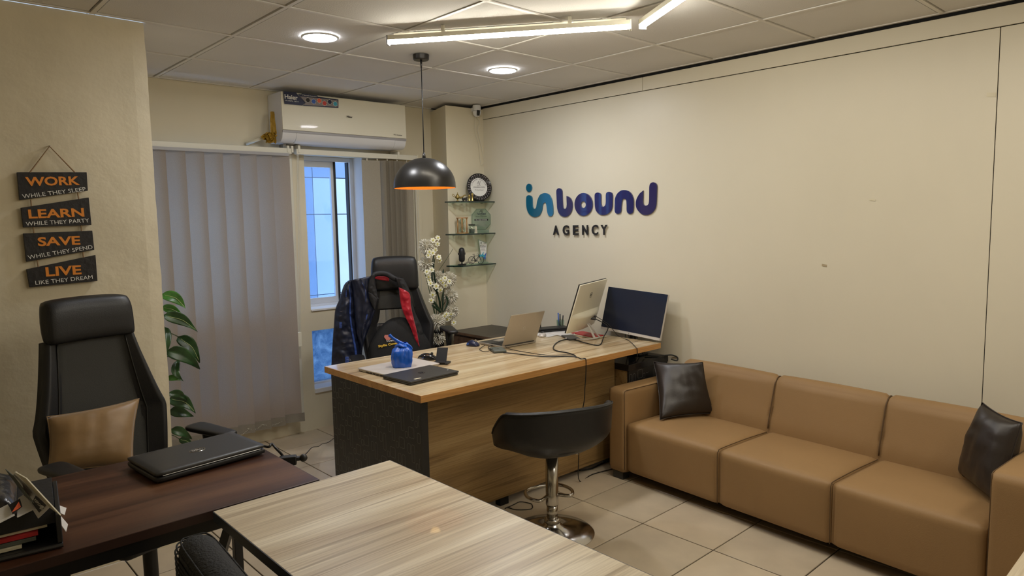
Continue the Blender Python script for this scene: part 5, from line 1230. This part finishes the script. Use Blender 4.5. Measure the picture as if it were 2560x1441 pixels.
# ================================================================== FILES AND PAPERS (desk corner)
def slab(name, label, cat, px, py, z, dx, dy, h, m, rz, tilt=0, group=None, parts=None):
    p = hz(px, py, z); t = thing(name, label, cat, (p.x, p.y, z), rz, group)
    return t
ZW1 = ZW + .001
t = thing('black_file_box', 'black plastic file box at the bottom of the paper stack', 'file box', (-1.075, -1.99, ZW1), math.radians(-8))
build('tray_base', MB().span((-.40, -.085, 0), (0, .20, .010)), M['black'], t, bev=.003)
build('side_wall', MB().span((-.012, -.085, .010), (0, .20, .085)), M['black'], t, bev=.003)
build('back_wall', MB().span((-.40, .19, .010), (-.012, .20, .085)), M['black'], t)
build('woven_edge', MB().tube([(-.40, -.090, .006), (0, -.090, .006)], .005, 6), M['dgrey'], t)
def sheet(name, label, cat, a, b, c, d, th, m, par=None, group=None, bv=.001):
    a, b, c, d = [V(q) for q in (a, b, c, d)]; n = (b - a).cross(d - a).normalized(); n = n if n.dot(CP - a) > 0 else -n
    o = build(name, MB().prism([a, b, c, d], n * th), M[m], par, bev=bv, world=par is not None)
    return tag(o, label, cat, group) if par is None else o
def fb(x, y, z): return MATS['black_file_box'] @ V((x, y, z))
def stack(name, label, cat, x0, x1, y0, y1, z0, z1, th, m, sk=0):
    return sheet(name, label, cat, fb(x0, y0, z0), fb(x1, y0 + sk, z1), fb(x1, y1 + sk, z1), fb(x0, y1, z0), th, m)
stack('yellow_notepad', 'pale yellow notepad edge low in the paper stack', 'notepad', -.38, -.085, -.075, .15, .012, .012, .008, 'papery', .01)
stack('clear_folder', 'grey clear plastic folder above the yellow notepad', 'folder', -.38, -.055, -.070, .16, .0215, .0215, .010, 'mgrey', .012)
stack('red_folder', 'dark red folder inside the black file box', 'folder', -.38, -.050, -.072, .16, .033, .033, .010, 'red', .015)
stack('magazine', 'curled white magazine pages on the red folder', 'magazine', -.38, -.030, -.065, .16, .0445, .0445, .007, 'papery', .02)
stack('black_binder', 'black binder lying over the red folder', 'binder', -.38, -.012, -.07, .17, .053, .053, .046, 'jdark', .02)
H = hz
sheet('white_brochure', 'white and blue brochure with small dark label on the black binder', 'brochure', H(47, 1248, .874), H(62, 1239, .880), H(90, 1273, .848), H(44, 1296, .848), .004, 'paper')
sheet('grey_brochure', 'thin grey brochure edge between the mailing bag and the white booklet', 'brochure', H(12, 1174, .950), H(31, 1191, .935), H(84, 1260, .875), H(60, 1240, .885), -.003, 'mgrey')
sheet('blue_envelope', 'pale blue envelope edge in the middle of the paper stack', 'envelope', H(-40, 1298, .858), H(21, 1266, .872), H(38, 1290, .856), H(-40, 1330, .846), .006, 'white')
o = sheet('flame_postcard', 'postcard with an orange flame picture half under the glossy mailing bag', 'postcard', H(22, 1264, .878), H(50, 1248, .884), H(56, 1268, .872), H(32, 1288, .866), .0015, 'blackp')
build('flame_print', MB().prism([H(30, 1282, .871), H(47, 1256, .883), H(52, 1268, .876), H(44, 1274, .873)], (0, 0, .001)), M['orangep'], o)
b0, b1, b2, b3 = H(37, 1181, .945), H(124, 1270, .850), H(95, 1298, .822), H(30, 1193, .925)
o = sheet('white_booklet', 'white printed booklet slanting steeply down the edge of the file box', 'booklet', b0, b1, b2, b3, -.004, 'paper')
nb_ = (b1 - b0).cross(b2 - b0).normalized(); nb_ = nb_ if nb_.dot(CP - b0) > 0 else -nb_
build('pages', MB().prism([b0, H(65, 1197, .935), H(151, 1290, .842), b1], -nb_ * .004), M['papery'], o)
def bq(px, py, l=.0012): return hp(px, py, b0, nb_) + nb_ * l
build('print_panel', MB().prism([bq(90, 1239), bq(116, 1264), bq(99, 1282), bq(81, 1257)], nb_ * .0008), M['dgrey'], o)
build('print_panel', MB().prism([bq(57, 1207), bq(80, 1232), bq(74, 1248), bq(60, 1226)], nb_ * .0008), M['greyp'], o)
lettering('88', bq(107, 1275), bq(113, 1266), .008, nb_, M['whitep'], o, lift=.0012)
lettering('REPORT', bq(86, 1250), bq(106, 1272), .006, nb_, M['whitep'], o, lift=.0012)
for k in range(2): sheet('loose_sheet', ('upper' if k else 'lower') + ' loose white sheet poking past the file box corner', 'paper', fb(-.02, -.03, .080 + .004 * k), fb(.008, -.03, .060 - .045 * (1 - k)), fb(.014, .02, .060 - .045 * (1 - k)), fb(-.02, .02, .080 + .004 * k), .001, 'paper', bv=0)
mb = MB()
def sb(u, v): 
    x, y = -.38 + .29 * u, -.05 + .26 * v; e = (1 - abs(2 * u - 1) ** 5) * (1 - abs(2 * v - 1) ** 5)
    return fb(x, y, .108 + .042 * e ** .5 + .012 * nz((u * 6, v * 7, 3)) * e + .03 * (1 - u) * v)
mb.grid(sb, 24, 24).grid(lambda u, v: (lambda p: V((p.x, p.y, max(.112 + ZW, p.z - .06))))(sb(u, v)), 8, 8)
o = tag(build('silver_mailing_bag', mb, M['foil'], smooth=True), 'crumpled dark glossy mailing bag on top of the paper stack', 'bag')
build('address_label', MB().grid(lambda u, v: sb(.55 + .22 * u, .55 + .2 * v) + V((0, 0, .002)), 6, 6), M['paper'], o, smooth=True)

# ================================================================== LIGHT OAK TABLES
ZT = .75
t = thing('oak_table', 'light oak table with charcoal edge in front of the walnut desk', 'table', (-.745, -3.55, 0))
TW, TL = .578, 1.405
build('tabletop', MB().span((.002, .002, ZT - .028), (TW - .002, TL, ZT)), M['tabletop'], t, bev=.0008, seg=1)
build('edge_band', MB().span((0, 0, ZT - .028), (.002, TL, ZT - .0006)), M['edged'], t)
build('edge_band', MB().span((TW - .002, 0, ZT - .028), (TW, TL, ZT - .0006)), M['edged'], t)
build('edge_band', MB().span((.002, TL, ZT - .028), (TW - .002, TL + .002, ZT - .0006)), M['edged'], t)
build('frame_rail', MB().span((.03, .03, ZT - .068), (.06, TL - .03, ZT - .0285)), M['frame'], t, bev=.002)
build('frame_rail', MB().span((TW - .06, .03, ZT - .068), (TW - .03, TL - .03, ZT - .0285)), M['frame'], t, bev=.002)
build('frame_rail', MB().span((.06, TL - .06, ZT - .068), (TW - .06, TL - .03, ZT - .0285)), M['frame'], t, bev=.002)
for x in (.03, TW - .06):
    for y in (.06, TL - .42): build('leg', MB().span((x, y, 0), (x + .03, y + .03, ZT - .068)), M['frame'], t, bev=.002)
t = thing('oak_table', 'light oak table corner showing beside the sofa arm at the picture edge', 'table', (.33, -4.55, 0))
build('tabletop', MB().span((.002, 0, ZT - .028), (1.0, .808, ZT)), M['tabletop'], t, bev=.0008, seg=1)
build('edge_band', MB().span((0, 0, ZT - .028), (.002, .808, ZT - .0006)), M['edged'], t)
for x in (.05, .92):
    for y in (.05, .72): build('leg', MB().span((x, y, 0), (x + .03, y + .03, ZT - .0285)), M['frame'], t)

# ================================================================== MESH CHAIR (foreground)
t = thing('mesh_chair', 'rounded top of a ribbed black mesh chair below the walnut desk edge', 'office chair', (-.875, -2.520, 0), math.radians(266))
bk2 = build('backrest', soft_box(-.20, .20, -.045, .050, .40, .800, .045, 0, 14, .09), M['mesh'], t, smooth=True)
for k in range(22):
    z = .50 + .285 * k / 21; e = max(0, (z - .755) / .045); hw_ = .2012 - .09 * (1 - math.sqrt(max(0, 1 - e * e))); ht_ = .0487 - .045 * (1 - math.sqrt(max(0, 1 - e * e)))
    q = [V((math.copysign(abs(math.cos(a)) ** .38, math.cos(a)) * hw_, .0025 + math.copysign(abs(math.sin(a)) ** .38, math.sin(a)) * ht_, z)) for a in [2 * PI * j / 40 for j in range(41)]]
    build('rib', MB().tube(q, .0022, 5, cap=False), M['mesh'], bk2, smooth=True)
build('seat', soft_box(-.22, .22, -.42, .02, .40, .46, .025), M['mesh'], t, smooth=True)
build('gas_column', MB().lathe([(.03, .08), (.03, .40)], (0, -.2, 0), 16), M['black'], t, auto=40)
for k in range(5):
    a = 2 * PI * k / 5; d = V((math.cos(a), math.sin(a), 0)); c = V((0, -.2, 0))
    build('base_arm', MB().tube([c + V((0, 0, .10)), c + d * .24 + V((0, 0, .06))], [.022, .014], 8), M['black'], t, smooth=True)
    build('caster', MB().ball(c + d * .25 + V((0, 0, .027)), .026, 10), M['black'], t, smooth=True)

# ================================================================== POTHOS PLANT
t = thing('potted_pothos', 'tall potted pothos whose glossy leaves show from behind the pillar', 'potted plant', (-.235, .13, 0))
build('pot', MB().lathe([(0, 0), (.085, 0), (.11, .20), (.115, .21), (.105, .21), (.10, .19), (0, .19)], n=28), M['dgrey'], t, auto=40)
build('soil', MB().lathe([(0, .192), (.10, .190)], n=20), M['stain'], t)
build('moss_pole', MB().tube([(0, 0, .19), (0, 0, 1.10)], .016, 8), M['rope'], t, smooth=True)
leafs = [((404, 736), (464, 772), 15, 'leafl', 8), ((405, 768), (457, 787), 11, 'leafl', 2), ((409, 788), (495, 831), 15, 'leaf', 8), ((411, 818), (418, 882), 13, 'leaf', 0), ((445, 842), (499, 908), 17, 'leaf', 8), ((418, 876), (500, 924), 19, 'leaf', 8), ((443, 902), (459, 954), 11, 'leaf', -14), ((417, 946), (452, 952), 8, 'leafl', 4), ((421, 984), (467, 1003), 10, 'leaf', 8), ((422, 997), (489, 1034), 17, 'leaf', 10), ((424, 1026), (484, 1042), 14, 'leaf', 2), ((428, 1073), (480, 1099), 12, 'leaf', 4), ((448, 1098), (481, 1112), 10, 'leaf', 2)]
for k, (a, b, w_, m, cv) in enumerate(leafs):
    yy = .12 + .05 * math.sin(k * 2.1); p0, p1 = hy(*a, yy), hy(*b, yy - .06 + .03 * (k % 3)); ax_ = p1 - p0; L_ = ax_.length
    dn = V((ax_.z, 0, -ax_.x)).normalized(); dn = dn if dn.z < 0 else -dn   # across the leaf, downwards
    wd = w_ * .00255; fr = V((0, -1, .25)).normalized()
    def lf(u, v, p0=p0, ax_=ax_, wd=wd, dn=dn, cv=cv, k=k):
        s_ = math.sin(PI * u ** .62) ** .85 * (1 - .42 * u) + .015; x = (2 * v - 1)
        bend = -dn * (cv * .0022) * math.sin(PI * u) 
        return p0 + ax_ * u + bend + dn * x * wd * s_ + fr * (.35 * wd * abs(x) * s_ + .006 * math.sin(7 * u + k) * x) + V((0, -.01 * math.sin(PI * u), 0))
    lo = build('leaf', MB().grid(lf, 16, 8), M[m], t, world=True, smooth=True, sol=.0008)
    if k in (0, 1, 2, 4, 9, 12): build('vein', MB().tube([lf(u / 10, .5 + .04 * math.sin(u)) + fr * .002 for u in range(1, 10)], .0012, 4), M['vein'], lo, world=True)
    st_ = V((-.235, .13, min(1.08, p0.z - .06 + .10)))
    build('leaf_stem', MB().tube(catmull([st_, st_.lerp(p0, .6) + V((0, 0, .012)), p0], 4), .0025, 6), M['stem'], t, world=True, smooth=True)

# ================================================================== FLOWER ARRANGEMENT
YF = .17
t = thing('flower_vase', 'tall dark vase of cream artificial pompoms and narcissus near the corner shelves', 'flower arrangement', (1.745, YF, 0))
build('vase', MB().lathe([(0, 0), (.085, 0), (.10, .02), (.075, .30), (.055, .52), (.048, .70), (.060, .76), (.052, .76), (.040, .70), (0, .68)], n=32), M['blackg'], t, smooth=True)
mouth = V((1.745, YF, .74))
def fp_(u, v, dy=0): return hy(1020 + u / 4.235, 560 + v / 4.235, YF + dy)
rf = random.Random(11)
def pompom(c, r):
    mb = MB(); n_ = 230
    for k in range(n_):
        ph = math.acos(1 - 2 * (k + .5) / n_); th = PI * (1 + 5 ** .5) * k
        d = V((math.sin(ph) * math.cos(th), math.sin(ph) * math.sin(th), math.cos(ph))); 
        if d.y > .55: continue
        s_ = d.cross(V((rf.uniform(-1, 1), rf.uniform(-1, 1), rf.uniform(-1, 1)))).normalized() * r * .062; rr_ = r * rf.uniform(.86, 1.05); dr = V((0, 0, -r * .10))
        b_ = len(mb.v); mb.v += [c + d * r * .25 - s_ * .5, c + d * r * .25 + s_ * .5, c + d * rr_ * .75 + s_ * 1.3, c + d * rr_ + dr, c + d * rr_ * .75 - s_ * 1.3]; mb.f.append((b_, b_ + 1, b_ + 2, b_ + 3, b_ + 4))
    o = build('pompom', mb, M['pomp'], t, world=True, weld=False)
    build('pompom_core', MB().ball(c, r * .42, 10), M['pomp'], o, world=True, smooth=True)
    build('flower_stem', MB().tube(catmull([mouth, mouth.lerp(c, .5) + V((0, .02, .02)), c + V((0, r * .5, -r * .3))], 4), .003, 5), M['stem'], t, world=True, smooth=True)
for u, v, r_, dy in ((195, 235, .056, .0), (188, 425, .054, .02), (325, 560, .048, .04), (432, 580, .056, .03), (450, 762, .056, .02), (458, 918, .056, .02), (308, 1035, .060, -.03), (312, 1205, .052, -.02), (380, 1000, .03, .03)):
    pompom(fp_(u, v, dy), r_ * 1.22)
def narc(c, r, ax):
    ax = ax.normalized(); s_ = ax.cross(V((0, 0, 1))).normalized(); q = s_.cross(ax); mb = MB()
    a0 = rf.uniform(0, 1)
    for k in range(6):
        a = a0 + k * PI / 3; d = s_ * math.cos(a) + q * math.sin(a); e = ax.cross(d)
        w_ = r * .42; b_ = len(mb.v)
        mb.v += [c, c + d * r * .55 + e * w_ + ax * r * .12, c + d * r + ax * r * .02, c + d * r * .55 - e * w_ + ax * r * .12]; mb.f.append((b_, b_ + 1, b_ + 2, b_ + 3))
    o = build('narcissus', mb, M['petal'], t, world=True, weld=False)
    build('narcissus_cup', MB().lathe([(.0, 0), (r * .16, r * .05), (r * .26, r * .32), (r * .20, r * .28)], c + ax * .001, 9, ax), M['yellow'], o, world=True, smooth=True)
for u, v in ((315, 150), (265, 175), (312, 212), (225, 298), (262, 308), (215, 335), (288, 275), (325, 352), (335, 385), (250, 487), (200, 508), (215, 560), (225, 600), (237, 632), (350, 597), (390, 577), (437, 610), (396, 652), (368, 622), (296, 660), (340, 697), (262, 750), (246, 812), (405, 957), (455, 955), (417, 1010), (388, 975), (485, 1045), (440, 992)):
    c = fp_(u, v, -.055 + rf.uniform(-.015, .01)); narc(c, .0235 if (u, v) not in ((262, 750), (340, 697), (296, 660)) else .028, V((-.5 + rf.uniform(-.4, .4), -1, rf.uniform(-.3, .4))))
for pts in ([(355, 940), (330, 800), (300, 720)], [(365, 940), (370, 820), (375, 700)], [(340, 940), (320, 760), (260, 640), (262, 400), (300, 240)], [(350, 945), (300, 860), (240, 790)], [(370, 940), (420, 830), (400, 760)], [(350, 900), (275, 520), (285, 360)], [(345, 940), (310, 900), (250, 860)]):
    q = catmull([fp_(*p_, -.01) for p_ in pts], 6); n_ = len(q)
    build('strap_leaf', MB().tube(q, [.010 * math.sin(PI * (k + .6) / (n_ + .4)) + .001 for k in range(n_)], 5, sx=.35), M['dkgreen'], t, world=True, smooth=True)
build('strap_leaf', MB().tube(catmull([fp_(325, 495, 0), fp_(400, 385, -.02), fp_(476, 265, -.04)], 5), .0018, 5), M['stem'], t, world=True)
build('strap_leaf', MB().tube([fp_(370, 520, 0), fp_(373, 500, 0), fp_(375, 475, 0)], [.010, .008, .001], 6, sx=.5), M['dkgreen'], t, world=True)

# ================================================================== CABLES ON THE FLOOR
cab('floor_cable', 'black cable lying on the floor tiles between desk front and sofa', [hz(1420, 1176, .004), hz(1450, 1177, .004), hz(1480, 1172, .004), hz(1500, 1162, .004), hz(1515, 1155, .004)], .0045)
cab('floor_wire', 'thin wire kinked on the floor under the stool footrest', [hz(1262, 1272, .003), hz(1285, 1262, .003), hz(1300, 1255, .003), hz(1320, 1258, .003), hz(1330, 1262, .003), hz(1328, 1273, .003), hz(1290, 1275, .003), hz(1268, 1268, .003)], .0022, n=3)
